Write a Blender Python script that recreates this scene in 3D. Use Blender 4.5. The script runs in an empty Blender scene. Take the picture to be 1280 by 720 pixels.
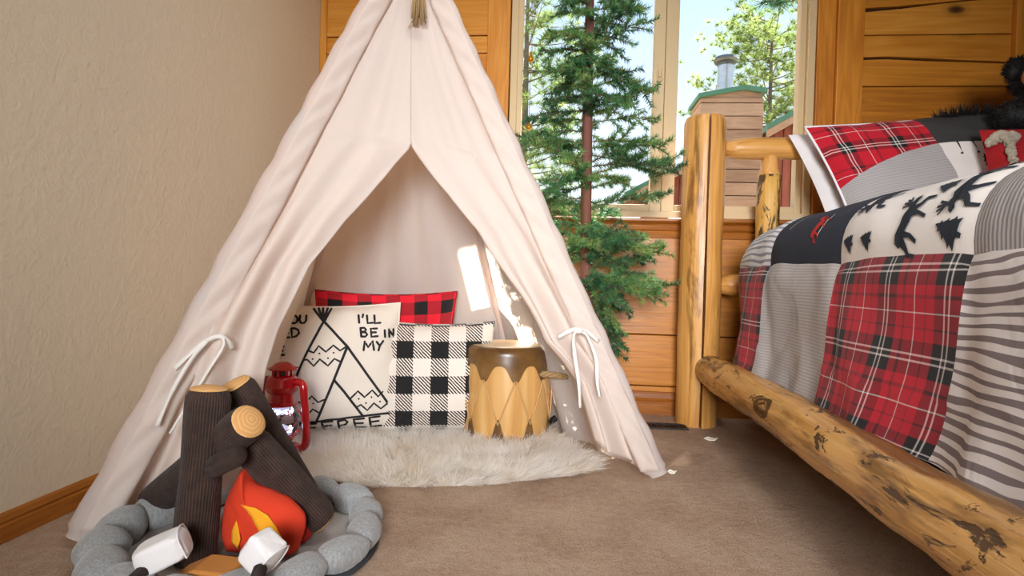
import bpy, bmesh, math, random
import numpy as np
from mathutils import Vector, Matrix, noise, geometry

random.seed(7)
rng = np.random.default_rng(7)
C = bpy.context.scene.collection
SC = bpy.context.scene
R = math.radians
WALL_Y = 2.45          # face of the plank wall under the window
WALL_X = -1.10         # face of the plaster wall

# ------------------------------------------------------------------ camera
cam_d = bpy.data.cameras.new('camera')
cam_d.sensor_width = 36.0
cam_d.lens = 36.0 * 720 / 1280
cam_d.clip_start = 0.02
cam = bpy.data.objects.new('camera', cam_d)
C.objects.link(cam)
_a, _p, _t = R(5.3), R(0.95), 0.028
fwd = Vector((-math.sin(_a) * math.cos(_p), math.cos(_a) * math.cos(_p), -math.sin(_p)))
r0 = Vector((math.cos(_a), math.sin(_a), 0))
u0 = r0.cross(fwd)
cr = r0 * math.cos(_t) + u0 * math.sin(_t)
cu = -r0 * math.sin(_t) + u0 * math.cos(_t)
cam.matrix_world = Matrix(((cr.x, cu.x, -fwd.x, 0), (cr.y, cu.y, -fwd.y, 0), (cr.z, cu.z, -fwd.z, 0.55), (0, 0, 0, 1)))
SC.camera = cam

# ------------------------------------------------------------------ sky, sun, fill lights, exposure
SC.view_settings.view_transform = 'Standard'
SC.view_settings.look = 'None'
SC.view_settings.gamma = 1.0
SC.view_settings.use_curve_mapping = False
SC.view_settings.exposure = 0.0
w = bpy.data.worlds.new('sky')
SC.world = w
w.use_nodes = True
nt = w.node_tree
nt.nodes.clear()
wo = nt.nodes.new('ShaderNodeOutputWorld')
bg = nt.nodes.new('ShaderNodeBackground')
tc = nt.nodes.new('ShaderNodeTexCoord')
sp = nt.nodes.new('ShaderNodeSeparateXYZ')
rp = nt.nodes.new('ShaderNodeValToRGB')
rp.color_ramp.elements[0].position = 0.0
rp.color_ramp.elements[0].color = (1.0, 1.0, 1.0, 1)
rp.color_ramp.elements[1].position = 0.55
rp.color_ramp.elements[1].color = (0.44, 0.68, 1.0, 1)
nt.links.new(tc.outputs['Generated'], sp.inputs[0])
nt.links.new(sp.outputs['Z'], rp.inputs[0])
nt.links.new(rp.outputs[0], bg.inputs[0])
bg.inputs[1].default_value = 1.45
nt.links.new(bg.outputs[0], wo.inputs[0])

sun_d = bpy.data.lights.new('sun', 'SUN')
sun_d.energy = 40.0
sun_d.angle = R(0.6)
sun_d.color = (1.0, 0.95, 0.86)
sun = bpy.data.objects.new('sun', sun_d)
C.objects.link(sun)
sun.rotation_euler = Vector((-0.52, -1.0, -1.73)).to_track_quat('-Z', 'Y').to_euler()


def area(name, loc, target, size, energy, color, spread=180):
    d = bpy.data.lights.new(name, 'AREA')
    d.shape = 'DISK'
    d.size = size
    d.energy = energy
    d.spread = R(spread)
    d.color = color
    o = bpy.data.objects.new(name, d)
    C.objects.link(o)
    o.location = loc
    o.rotation_euler = (Vector(target) - Vector(loc)).to_track_quat('-Z', 'Y').to_euler()
    return o


area('overhead_fill', (0.05, 1.15, 2.42), (-0.25, 1.5, 0.0), 0.7, 7.5, (1.0, 0.985, 0.97), 130)  # unseen fill light added under the ceiling to brighten the room; no fixture there
area('rear_fill', (0.13, -1.5, 1.02), (0.10, 1.7, 0.70), 0.9, 22.5, (0.98, 0.985, 1.0), 66)  # soft fill added behind the camera; the wall there has no window


# ------------------------------------------------------------------ helpers
def lin(h):
    h = h.lstrip('#')
    out = []
    for i in (0, 2, 4):
        c = int(h[i:i + 2], 16) / 255
        out.append(c / 12.92 if c <= 0.04045 else ((c + 0.055) / 1.055) ** 2.4)
    return tuple(out) + (1,)


class Mat:
    def __init__(self, name):
        self.m = bpy.data.materials.new(name)
        self.m.use_nodes = True
        self.t = self.m.node_tree
        self.t.nodes.clear()
        self.out = self.t.nodes.new('ShaderNodeOutputMaterial')

    def n(self, kind, ins=None, **props):
        nd = self.t.nodes.new('ShaderNode' + kind)
        for k, v in props.items():
            setattr(nd, k, v)
        for k, v in (ins or {}).items():
            s = nd.inputs[k]
            if isinstance(v, bpy.types.NodeSocket):
                self.t.links.new(v, s)
            else:
                s.default_value = v
        return nd

    def ramp(self, fac, stops, interp='LINEAR'):
        nd = self.t.nodes.new('ShaderNodeValToRGB')
        cr_ = nd.color_ramp
        cr_.interpolation = interp
        while len(cr_.elements) < len(stops):
            cr_.elements.new(0.5)
        for e, (p, c) in zip(cr_.elements, stops):
            e.position = p
            if isinstance(c, (int, float)):
                c = (c, c, c, 1)
            e.color = c
        self.t.links.new(fac, nd.inputs[0])
        return nd.outputs[0]

    def math(self, op, a, b=0.0, c=None):
        ins = {0: a, 1: b}
        if c is not None:
            ins[2] = c
        return self.n('Math', ins, operation=op).outputs[0]

    def mix(self, fac, a, b, blend='MIX'):
        nd = self.t.nodes.new('ShaderNodeMix')
        nd.data_type = 'RGBA'
        nd.blend_type = blend
        for idx, v in ((0, fac), (6, a), (7, b)):
            s = nd.inputs[idx]
            if isinstance(v, bpy.types.NodeSocket):
                self.t.links.new(v, s)
            else:
                s.default_value = v
        return nd.outputs[2]

    def noise(self, vec, scale, detail=3.0, rough=0.55, dist=0.0):
        return self.n('TexNoise', {'Vector': vec, 'Scale': scale, 'Detail': detail, 'Roughness': rough, 'Distortion': dist}).outputs[0]

    def obj(self):
        return self.n('TexCoord').outputs['Object']

    def uv(self):
        return self.n('TexCoord').outputs['UV']

    def mapping(self, vec, scale=(1, 1, 1), loc=(0, 0, 0)):
        return self.n('Mapping', {'Vector': vec, 'Scale': scale, 'Location': loc}).outputs[0]

    def bump(self, h, strength=0.3, dist=0.01):
        return self.n('Bump', {'Height': h, 'Strength': strength, 'Distance': dist}).outputs[0]

    def bsdf(self, color, rough=0.6, normal=None, **ins):
        d = {'Base Color': color, 'Roughness': rough}
        d.update({k.replace('_', ' '): v for k, v in ins.items()})
        if normal is not None:
            d['Normal'] = normal
        return self.n('BsdfPrincipled', d).outputs[0]

    def done(self, shader):
        self.t.links.new(shader, self.out.inputs[0])
        return self.m


def plain(name, hexc, rough=0.6, bump_scale=0, bump=0.1, var=0.0, **ins):
    m = Mat(name)
    col = lin(hexc)
    nrm = None
    if var:
        f = m.noise(m.obj(), 14.0, 4)
        c1 = tuple(x * (1 - var) for x in col[:3]) + (1,)
        c2 = tuple(min(1, x * (1 + var)) for x in col[:3]) + (1,)
        col = m.ramp(f, [(0.3, c1), (0.7, c2)])
    if bump_scale:
        nrm = m.bump(m.noise(m.obj(), bump_scale, 4), bump, 0.004)
    return m.done(m.bsdf(col, rough, nrm, **ins))


class MB:
    """collects vertices and faces; build() links them as ONE mesh object"""
    def __init__(self):
        self.v, self.f, self.uv, self.mi = [], [], [], []

    def add(self, verts, faces, uvs=None, mi=0):
        b = len(self.v)
        self.v += [tuple(p) for p in verts]
        self.f += [tuple(b + i for i in f) for f in faces]
        self.uv += list(uvs) if uvs is not None else [(0.0, 0.0)] * len(verts)
        self.mi += [mi] * len(faces)
        return self

    def box(self, x0, x1, y0, y1, z0, z1, mi=0):
        v = [(x0, y0, z0), (x1, y0, z0), (x1, y1, z0), (x0, y1, z0), (x0, y0, z1), (x1, y0, z1), (x1, y1, z1), (x0, y1, z1)]
        f = [(0, 3, 2, 1), (4, 5, 6, 7), (0, 1, 5, 4), (1, 2, 6, 5), (2, 3, 7, 6), (3, 0, 4, 7)]
        return self.add(v, f, None, mi)

    def grid(self, fn, nu, nv, flip=False, closed_u=False, mi=0):
        vs, us = [], []
        cu_ = nu if closed_u else nu + 1
        for j in range(nv + 1):
            for i in range(cu_):
                p, uv = fn(i / nu, j / nv)
                vs.append(p)
                us.append(uv)
        fs = []
        for j in range(nv):
            for i in range(nu):
                a = j * cu_ + i
                b = j * cu_ + (i + 1) % cu_
                q = (a, b, b + cu_, a + cu_)
                fs.append(q[::-1] if flip else q)
        return self.add(vs, fs, us, mi)

    def tube(self, pts, radii, n=10, cap=True, bumpy=0.0, freq=6.0, seed=0.0, mi=0, flat=1.0):
        pts = [Vector(p) for p in pts]
        if isinstance(radii, (int, float)):
            radii = [radii] * len(pts)
        vs, us, fs = [], [], []
        t0 = (pts[1] - pts[0]).normalized()
        ref = Vector((0, 0, 1)) if abs(t0.z) < 0.9 else Vector((1, 0, 0))
        side = t0.cross(ref).normalized()
        ln = 0.0
        for k, p in enumerate(pts):
            t = (pts[min(k + 1, len(pts) - 1)] - pts[max(k - 1, 0)]).normalized()
            side = (side - t * side.dot(t)).normalized()
            up = side.cross(t)
            if k:
                ln += (p - pts[k - 1]).length
            for i in range(n):
                a = 2 * math.pi * i / n
                d = side * math.cos(a) + up * math.sin(a) * flat
                r_ = radii[k]
                if bumpy:
                    r_ *= 1 + bumpy * noise.noise(Vector((d.x * 1.3 + seed, d.y * 1.3 + p.x * freq + p.y * freq, d.z * 1.3 + p.z * freq)))
                vs.append(p + d * r_)
                us.append((i / n, ln))
        for k in range(len(pts) - 1):
            for i in range(n):
                a, b = k * n + i, k * n + (i + 1) % n
                fs.append((a, a + n, b + n, b))
        if cap:
            fs.append(tuple(range(n)))
            fs.append(tuple(reversed(range((len(pts) - 1) * n, len(pts) * n))))
        return self.add(vs, fs, us, mi)

    def lathe(self, prof, n=24, mi=0, cx=0.0, cy=0.0, caps=True):
        vs, fs, us = [], [], []
        for r_, z in prof:
            for i in range(n):
                a = 2 * math.pi * i / n
                vs.append((cx + r_ * math.cos(a), cy + r_ * math.sin(a), z))
                us.append((i / n, z))
        for k in range(len(prof) - 1):
            for i in range(n):
                a, b = k * n + i, k * n + (i + 1) % n
                fs.append((a, b, b + n, a + n))
        if caps:
            fs.append(tuple(reversed(range(n))))
            fs.append(tuple(range((len(prof) - 1) * n, len(prof) * n)))
        return self.add(vs, fs, us, mi)

    def prism(self, poly, y0, y1, mi=0):
        """poly in x,z extruded along y"""
        n = len(poly)
        vs = [(x, y0, z) for x, z in poly] + [(x, y1, z) for x, z in poly]
        fs = [tuple(range(n)), tuple(reversed(range(n, 2 * n)))]
        for i in range(n):
            j = (i + 1) % n
            fs.append((i, i + n, j + n, j))
        return self.add(vs, fs, None, mi)

    def ball(self, c, r, n=14, m=9, fn=None, mi=0):
        def g(u, v):
            th = 2 * math.pi * u
            ph = math.pi * (v - 0.5)
            d = Vector((math.cos(th) * math.cos(ph), math.sin(th) * math.cos(ph), math.sin(ph)))
            k = fn(d) if fn else 1.0
            return (c[0] + d.x * r[0] * k, c[1] + d.y * r[1] * k, c[2] + d.z * r[2] * k), (u, v)
        return self.grid(g, n, m, closed_u=True, mi=mi)

    def mesh(self, name, mats, smooth=True):
        me = bpy.data.meshes.new(name)
        me.from_pydata(self.v, [], self.f)
        uvl = me.uv_layers.new(name='UVMap')
        idx = np.empty(len(me.loops), dtype=np.int32)
        me.loops.foreach_get('vertex_index', idx)
        uvl.data.foreach_set('uv', np.array(self.uv, dtype=np.float32)[idx].ravel())
        for mt in (mats if isinstance(mats, (list, tuple)) else [mats]):
            me.materials.append(mt)
        if any(self.mi):
            me.polygons.foreach_set('material_index', self.mi)
        if smooth:
            me.polygons.foreach_set('use_smooth', [True] * len(me.polygons))
        me.update()
        return me

    def build(self, name, mats, parent=None, smooth=True, bevel=0.0, local=False, subsurf=0, autosmooth=None):
        if parent is not None and not local:
            l = BASE.get(parent.name, Vector())
            self.v = [(p[0] - l.x, p[1] - l.y, p[2] - l.z) for p in self.v]
        o = bpy.data.objects.new(name, self.mesh(name, mats, smooth))
        C.objects.link(o)
        if parent is not None:
            o.parent = parent
        if bevel:
            md = o.modifiers.new('bevel', 'BEVEL')
            md.width = bevel
            md.segments = 2
            md.limit_method = 'ANGLE'
            md.angle_limit = R(40)
            md.harden_normals = False
        if subsurf:
            md = o.modifiers.new('subsurf', 'SUBSURF')
            md.levels = md.render_levels = subsurf
        if autosmooth:
            o.data.set_sharp_from_angle(angle=R(autosmooth))
        return o


BASE = {}


def sub(o, part):
    """make o a sub-part of a part that shares its thing's frame"""
    o.parent = part
    return o


def tag(o, label=None, cat=None, group=None, kind=None):
    if label:
        o['label'] = label
    if cat:
        o['category'] = cat
    if group:
        o['group'] = group
    if kind:
        o['kind'] = kind
    return o


def thing(name, label, cat, loc=(0, 0, 0), group=None):
    o = bpy.data.objects.new(name, None)
    o.empty_display_size = 0.05
    C.objects.link(o)
    o.location = loc
    BASE[o.name] = Vector(loc)
    return tag(o, label, cat, group)


def struct(o):
    o['kind'] = 'structure'
    return o


def copy_mesh_child(o, parent, mat=None, **props):
    c = o.copy()
    C.objects.link(c)
    c.parent = parent
    if mat is not None:
        c.matrix_local = mat
    return c


def bez(p0, p1, p2, n=8):
    p0, p1, p2 = Vector(p0), Vector(p1), Vector(p2)
    return [p0 * (1 - t) ** 2 + p1 * 2 * t * (1 - t) + p2 * t * t for t in [i / n for i in range(n + 1)]]


def smooth_path(pts, k=5):
    """Catmull-Rom through the points"""
    P = [Vector(p) for p in pts]
    P = [P[0] * 2 - P[1]] + P + [P[-1] * 2 - P[-2]]
    out = []
    for i in range(1, len(P) - 2):
        for j in range(k):
            t = j / k
            a, b, c, d = P[i - 1], P[i], P[i + 1], P[i + 2]
            out.append(0.5 * ((2 * b) + (c - a) * t + (2 * a - 5 * b + 4 * c - d) * t * t + (3 * b - a - 3 * c + d) * t ** 3))
    out.append(P[-2])
    return out


def strands(bases, dirs, lengths, width, bend, segs=3):
    """ribbon strands; returns verts, faces (numpy built)"""
    n = len(bases)
    bases, dirs = np.asarray(bases, float), np.asarray(dirs, float)
    bend = np.asarray(bend, float)
    lengths = np.asarray(lengths, float)[:, None]
    dirs = dirs / np.linalg.norm(dirs, axis=1, keepdims=True)
    side = np.cross(dirs, rng.normal(size=(n, 3)))
    side /= np.linalg.norm(side, axis=1, keepdims=True) + 1e-9
    width = np.broadcast_to(np.asarray(width, float), (n,))[:, None]
    rows = []
    for k in range(segs):
        t = k / segs
        c = bases + dirs * lengths * t + bend * lengths * t * t
        wd = width * (1 - 0.75 * t)
        rows += [c - side * wd / 2, c + side * wd / 2]
    rows.append(bases + dirs * lengths + bend * lengths)
    per = 2 * segs + 1
    V = np.stack(rows, 1).reshape(-1, 3)
    F = []
    for i in range(n):
        b = i * per
        for k in range(segs - 1):
            F.append((b + 2 * k, b + 2 * k + 1, b + 2 * k + 3, b + 2 * k + 2))
        F.append((b + 2 * segs - 2, b + 2 * segs - 1, b + 2 * segs))
    return [tuple(p) for p in V], F


# ------------------------------------------------------------------ materials
def wood(name, axis, dark, mid, light, rough=0.42, grain=1.0, knots=0.0, streak=0.0, patches=0.0, var=0.25, bumps=0.15):
    m = Mat(name)
    ob = m.obj()
    rnd = m.n('ObjectInfo').outputs['Random']
    off = m.n('VectorMath', {0: ob, 1: m.n('CombineXYZ', {0: m.math('MULTIPLY', rnd, 37.0), 1: m.math('MULTIPLY', rnd, 11.0), 2: m.math('MULTIPLY', rnd, 23.0)}).outputs[0]}, operation='ADD').outputs[0]
    s = [7.0, 7.0, 7.0]
    s['XYZ'.index(axis)] = 0.55
    st = m.mapping(off, tuple(s))
    wav = m.noise(st, 1.6 * grain, 3, 0.5, 0.6)
    rings = m.math('FRACT', m.math('MULTIPLY', wav, 9.0))
    rings = m.math('ABSOLUTE', m.math('SUBTRACT', rings, 0.5))
    fine = m.noise(m.mapping(off, tuple(x * (9 if x > 1 else 2.5) for x in s)), 1.3, 3, 0.6)
    base = m.noise(off, 2.3, 2)
    f = m.math('ADD', m.math('ADD', m.math('MULTIPLY', rings, 0.32), 0.10), m.math('MULTIPLY', fine, 0.45))
    f = m.math('ADD', f, m.math('MULTIPLY', m.math('SUBTRACT', base, 0.5), 0.5))
    f = m.math('ADD', f, m.math('MULTIPLY', m.math('SUBTRACT', rnd, 0.5), var))
    col = m.ramp(f, [(0.12, lin(dark)), (0.42, lin(mid)), (0.8, lin(light))])
    h = fine
    if knots:
        ks = [4.2, 4.2, 4.2]
        ks['XYZ'.index(axis)] = 2.4
        kv = m.mapping(off, tuple(ks))
        vo = m.n('TexVoronoi', {'Vector': kv, 'Scale': 1.0}, feature='F1')
        keep = m.math('GREATER_THAN', m.n('SeparateColor', {0: vo.outputs['Color']}).outputs[0], 1 - knots)
        d = m.math('ADD', vo.outputs['Distance'], m.math('MULTIPLY', m.math('SUBTRACT', fine, 0.5), 0.05))
        k = m.ramp(d, [(0.02, 1.0), (0.055, 0.8), (0.09, 0.25), (0.16, 0.0)])
        k = m.math('MULTIPLY', k, keep)
        col = m.mix(k, col, lin('#4a2a12'))
    if streak:
        ss = [10.0, 10.0, 10.0]
        ss['XYZ'.index(axis)] = 1.5
        sn = m.noise(m.mapping(off, tuple(ss)), 1.4, 5, 0.65, 0.4)
        k = m.ramp(sn, [(0.62 - 0.1 * streak, 0.0), (0.72 - 0.1 * streak, 1.0)])
        col = m.mix(m.math('MULTIPLY', k, 0.75), col, lin('#5f3a17'))
    if patches:
        ss = [13.0, 13.0, 13.0]
        ss['XYZ'.index(axis)] = 5.0
        sn = m.noise(m.mapping(off, tuple(ss), (3.3, 1.7, 0.4)), 1.3, 5, 0.7, 0.8)
        k = m.ramp(sn, [(0.70 - 0.16 * patches, 0.0), (0.735 - 0.16 * patches, 1.0)])
        col = m.mix(m.math('MULTIPLY', k, 0.9), col, lin('#33200f'))
        h = m.math('SUBTRACT', h, m.math('MULTIPLY', k, 0.8))
    return m.done(m.bsdf(col, rough, m.bump(h, bumps, 0.006)))


M = {}
M['plank'] = wood('honey_pine_planks', 'X', '#a3621a', '#c57e27', '#dc9d44', 0.38, 1.0, knots=0.34, var=0.3)
M['post'] = wood('honey_pine_posts', 'Z', '#a9621a', '#cc842c', '#e0a54d', 0.38, 1.0, knots=0.25, var=0.2)
M['trim_x'] = wood('stained_trim_wood', 'X', '#7c4310', '#a05f1c', '#b87830', 0.35, 1.4, var=0.1)
M['trim_y'] = wood('stained_trim_wood_y', 'Y', '#7c4310', '#a05f1c', '#b87830', 0.35, 1.4, var=0.1)
for ax in 'XYZ':
    M['log' + ax] = wood('peeled_log_' + ax, ax, '#ad6f2e', '#d69c52', '#e9ba78', 0.36, 0.8, knots=0.3, streak=0.7, var=0.08, bumps=0.3)
M['rail'] = wood('peeled_log_rail', 'Y', '#a86e30', '#cd9a57', '#e2b77b', 0.3, 0.8, knots=0.5, streak=1.2, patches=0.85, var=0.05, bumps=0.5)
M['bark'] = wood('log_with_bark_left', 'Z', '#b0762c', '#d8a653', '#e6bc74', 0.5, 0.8, patches=1.25, var=0.05, bumps=0.5)
M['gap'] = plain('dark_gap', '#2a170a', 0.9)
M['vinyl'] = plain('tan_vinyl', '#cdb48a', 0.45, 60, 0.03)
M['brass'] = plain('brass', '#c9a05a', 0.3, Metallic=0.9)

m = Mat('plaster')
o_ = m.obj()
h_ = m.math('ADD', m.noise(o_, 38, 4, 0.6, 0.8), m.math('MULTIPLY', m.noise(o_, 110, 3), 0.35))
h_ = m.math('ADD', m.ramp(h_, [(0.45, 0.0), (0.95, 1.0)]), m.math('MULTIPLY', m.noise(o_, 9, 2), 0.5))
M['plaster'] = m.done(m.bsdf(lin('#dccdb4'), 0.8, m.bump(h_, 0.24, 0.006)))
M['ceiling'] = plain('ceiling_paint', '#b5a894', 0.9, 60, 0.1)
M['rear_wall'] = plain('rear_wall_paint', '#94836d', 0.9, 60, 0.1)

m = Mat('carpet')
o_ = m.obj()
big = m.noise(o_, 3.5, 4, 0.6, 0.3)
fin = m.noise(o_, 260, 3, 0.7)
mid_ = m.noise(o_, 45, 4, 0.7)
f_ = m.math('ADD', m.math('MULTIPLY', big, 0.45), m.math('ADD', m.math('MULTIPLY', fin, 0.55), m.math('MULTIPLY', mid_, 0.25)))
col = m.ramp(f_, [(0.42, lin('#8b6c55')), (0.62, lin('#bd9f86')), (0.82, lin('#dac3ac'))])
M['carpet'] = m.done(m.bsdf(col, 0.95, m.bump(m.math('ADD', m.math('MULTIPLY', fin, 0.7), mid_), 0.9, 0.012)))


def cloth(name, color, translucent=0.0, rough=0.85, scale=600, bump=0.08, var=0.04, tcol=None, folds=0.0):
    m = Mat(name)
    o = m.obj()
    c1 = tuple(x * (1 - var) for x in lin(color)[:3]) + (1,)
    col = m.ramp(m.noise(o, 7, 4, 0.6), [(0.3, c1), (0.7, lin(color))])
    h = m.noise(o, scale, 2)
    if folds:
        h = m.math('ADD', m.math('MULTIPLY', h, 0.04), m.math('MULTIPLY', m.noise(o, 14, 3, 0.5, 0.9), folds))
    b = m.bump(h, bump, 0.004 if not folds else 0.02)
    s = m.bsdf(col, rough, b)
    if translucent:
        tr = m.n('BsdfTranslucent', {'Color': lin(tcol or color), 'Normal': b}).outputs[0]
        s = m.n('MixShader', {0: translucent, 1: s, 2: tr}).outputs[0]
    return m.done(s)


M['canvas'] = cloth('tent_canvas', '#efedeb', 0.56, 0.9, 700, 0.25, 0.03, '#fae6d2', folds=0.25)
M['tape'] = cloth('canvas_tape', '#ece6de', 0.1, 0.9, 700, 0.1)
M['cream'] = cloth('cream_pillow_cloth', '#e6ddd0', 0.0, 0.9, 500, 0.2, 0.04, folds=0.12)
M['white_cloth'] = cloth('white_cotton', '#e9e6e6', 0.0, 0.9, 500, 0.2, 0.03, folds=0.2)
M['ink'] = plain('black_print', '#1a1719', 0.8)
M['navy_ink'] = plain('navy_print', '#1d2430', 0.85)
M['cordgrey'] = plain('piping_white', '#eceaf0', 0.8)


def tartan(name, stops_u, stops_v, period, hatch=0.0, hatch_freq=260.0, rough=0.9, folds=0.3, offset=(0, 0), uneven=0.0):
    """woven check: warp bands along u, weft bands along v"""
    m = Mat(name)
    uv = m.uv()
    if uneven:
        dn = m.n('TexNoise', {'Vector': uv, 'Scale': 40.0, 'Detail': 2.0}).outputs[1]
        uv = m.n('VectorMath', {0: uv, 1: m.n('VectorMath', {0: dn, 'Scale': uneven}, operation='SCALE').outputs[0]}, operation='ADD').outputs[0]
    s = m.n('SeparateXYZ', {0: uv})
    fu = m.math('FRACT', m.math('ADD', m.math('DIVIDE', s.outputs[0], period), offset[0]))
    fv = m.math('FRACT', m.math('ADD', m.math('DIVIDE', s.outputs[1], period), offset[1]))
    cu_ = m.ramp(fu, [(p, lin(c)) for p, c in stops_u], 'CONSTANT')
    cv_ = m.ramp(fv, [(p, lin(c)) for p, c in stops_v], 'CONSTANT')
    if hatch:
        d = m.math('ADD', s.outputs[0], m.math('MULTIPLY', s.outputs[1], 1.0))
        nz = m.noise(uv, 320, 2)
        w_ = m.math('SINE', m.math('MULTIPLY', d, hatch_freq * 2 * math.pi))
        w_ = m.math('ADD', m.math('MULTIPLY', w_, 0.5), m.math('MULTIPLY', m.math('SUBTRACT', nz, 0.5), 1.0))
        fac = m.ramp(w_, [(0.42, 0.0), (0.58, 1.0)]) if False else m.math('GREATER_THAN', w_, 0.0)
        col = m.mix(fac, cu_, cv_)
        h = m.math('MULTIPLY', m.noise(uv, 260, 3), 1.0)
        b = m.bump(h, 0.6, 0.004)
    else:
        col = m.mix(0.5, cu_, cv_)
        h = m.math('ADD', m.math('MULTIPLY', m.noise(uv, 900, 1), 0.1), m.math('MULTIPLY', m.noise(m.obj(), 10, 3, 0.5, 0.6), folds))
        b = m.bump(h, 0.3, 0.02)
    return m.done(m.bsdf(col, rough, b, Sheen_Weight=0.1))


K, RD, WH, DR = '#121013', '#c00c26', '#e9e2dc', '#8f0f1e'
M['red_check'] = tartan('red_buffalo_check', [(0, K), (0.5, '#e0142c')], [(0, K), (0.5, '#e0142c')], 0.098, offset=(0.1, 0.2))
M['bw_check'] = tartan('black_white_woven_check', [(0, '#121112'), (0.5, '#ece4da')], [(0, '#121112'), (0.5, '#ece4da')], 0.118, hatch=1, hatch_freq=86, offset=(0.12, 0.42), uneven=0.004)
band = [(0.0, K), (0.10, WH), (0.125, K), (0.17, WH), (0.195, K), (0.33, RD), (0.46, '#6d1019'), (0.48, RD), (0.63, WH), (0.648, RD), (0.80, '#6d1019'), (0.84, RD), (0.95, K)]
M['plaid'] = tartan('red_tartan', band, band, 0.165, offset=(0.33, 0.30), folds=0.35)
band2 = [(0.0, RD), (0.22, K), (0.30, WH), (0.322, K), (0.36, WH), (0.382, K), (0.50, RD), (0.72, WH), (0.735, RD), (0.85, '#5d0f18'), (0.90, RD)]
M['plaid_small'] = tartan('red_tartan_pillow', band2, band2, 0.16, offset=(0.05, 0.75), folds=0.25)


def ticking(name, c1, c2, period, along=0, duty=0.5, folds=0.3):
    m = Mat(name)
    uv = m.uv()
    s = m.n('SeparateXYZ', {0: uv})
    f = m.math('FRACT', m.math('DIVIDE', s.outputs[along], period))
    col = m.ramp(f, [(0.0, lin(c1)), (duty, lin(c2))], 'CONSTANT')
    b = m.bump(m.noise(m.obj(), 9, 3, 0.5, 0.6), folds, 0.02)
    return m.done(m.bsdf(col, 0.9, b))


M['ticking'] = ticking('grey_ticking', '#b0abab', '#c4c0be', 0.0085, 1)
M['ticking2'] = ticking('grey_ticking_dark', '#8b8788', '#bdb8b6', 0.0085, 0)
M['grey_pillow'] = ticking('grey_fine_stripe', '#9b9696', '#b2adac', 0.006, 1, folds=0.15)
M['charcoal'] = cloth('charcoal_cloth', '#3a3838', 0, 0.9, 400, 0.2, 0.1, folds=0.2)
M['navy'] = cloth('navy_cloth', '#252b38', 0, 0.9, 400, 0.2, 0.1, folds=0.3)
M['print_white'] = cloth('printed_white_cotton', '#ece6e0', 0, 0.9, 400, 0.2, 0.03, folds=0.3)


def zebra(name, c1, c2, scale, duty=0.55):
    m = Mat(name)
    uv = m.uv()
    s = m.n('SeparateXYZ', {0: uv})
    nz = m.noise(m.mapping(uv, (3.0, 7.0, 1.0)), 1.0, 2, 0.5, 0.3)
    v_ = m.math('ADD', m.math('MULTIPLY', s.outputs[1], scale), m.math('MULTIPLY', nz, 3.0))
    f = m.math('FRACT', v_)
    wid = m.math('ADD', duty, m.math('MULTIPLY', m.math('SUBTRACT', m.noise(m.mapping(uv, (5.0, 16.0, 1.0), (4, 2, 0)), 1.0, 2), 0.5), 0.9))
    k = m.math('GREATER_THAN', f, wid)
    col = m.mix(k, lin(c1), lin(c2))
    b = m.bump(m.noise(m.obj(), 9, 3, 0.5, 0.6), 0.35, 0.02)
    return m.done(m.bsdf(col, 0.9, b))


M['zebra'] = zebra('wavy_grey_stripes', '#e4dedb', '#85797a', 50.0)
M['zebra_light'] = zebra('thin_wavy_stripes', '#e6e4e6', '#9a9aa4', 55.0, 0.6)

m = Mat('white_faux_fur')
c_ = m.ramp(m.noise(m.obj(), 9, 4), [(0.25, lin('#efe5d4')), (0.5, lin('#f8f4ed')), (0.75, lin('#fdfbf8'))])
s_ = m.n('MixShader', {0: 0.5, 1: m.bsdf(c_, 0.6), 2: m.n('BsdfTranslucent', {'Color': c_}).outputs[0]}).outputs[0]
M['fur'] = m.done(s_)
M['black_fur'] = plain('black_fur', '#0d0b0b', 0.7)

m = Mat('brown_corduroy')
uv_ = m.uv()
s_ = m.n('SeparateXYZ', {0: uv_})
rib = m.math('SINE', m.math('MULTIPLY', s_.outputs[0], 2 * math.pi * 46))
nz = m.noise(m.obj(), 40, 3)
col = m.ramp(m.math('ADD', m.math('MULTIPLY', rib, 0.22), nz), [(0.25, lin('#241611')), (0.75, lin('#453027'))])
M['cord'] = m.done(m.bsdf(col, 0.9, m.bump(rib, 0.5, 0.0015), Sheen_Weight=0.04))

m = Mat('log_end_felt')
o_ = m.uv()
s_ = m.n('SeparateXYZ', {0: o_})
rr = m.math('SQRT', m.math('ADD', m.math('POWER', s_.outputs[0], 2.0), m.math('POWER', s_.outputs[1], 2.0)))
rr = m.math('ADD', rr, m.math('MULTIPLY', m.noise(o_, 30, 2), 0.012))
rg = m.math('SINE', m.math('MULTIPLY', rr, 900.0))
col = m.ramp(rg, [(0.0, lin('#c8965b')), (0.5, lin('#d2a166')), (1.0, lin('#d6a76c'))])
M['log_end'] = m.done(m.bsdf(col, 0.85))

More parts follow.
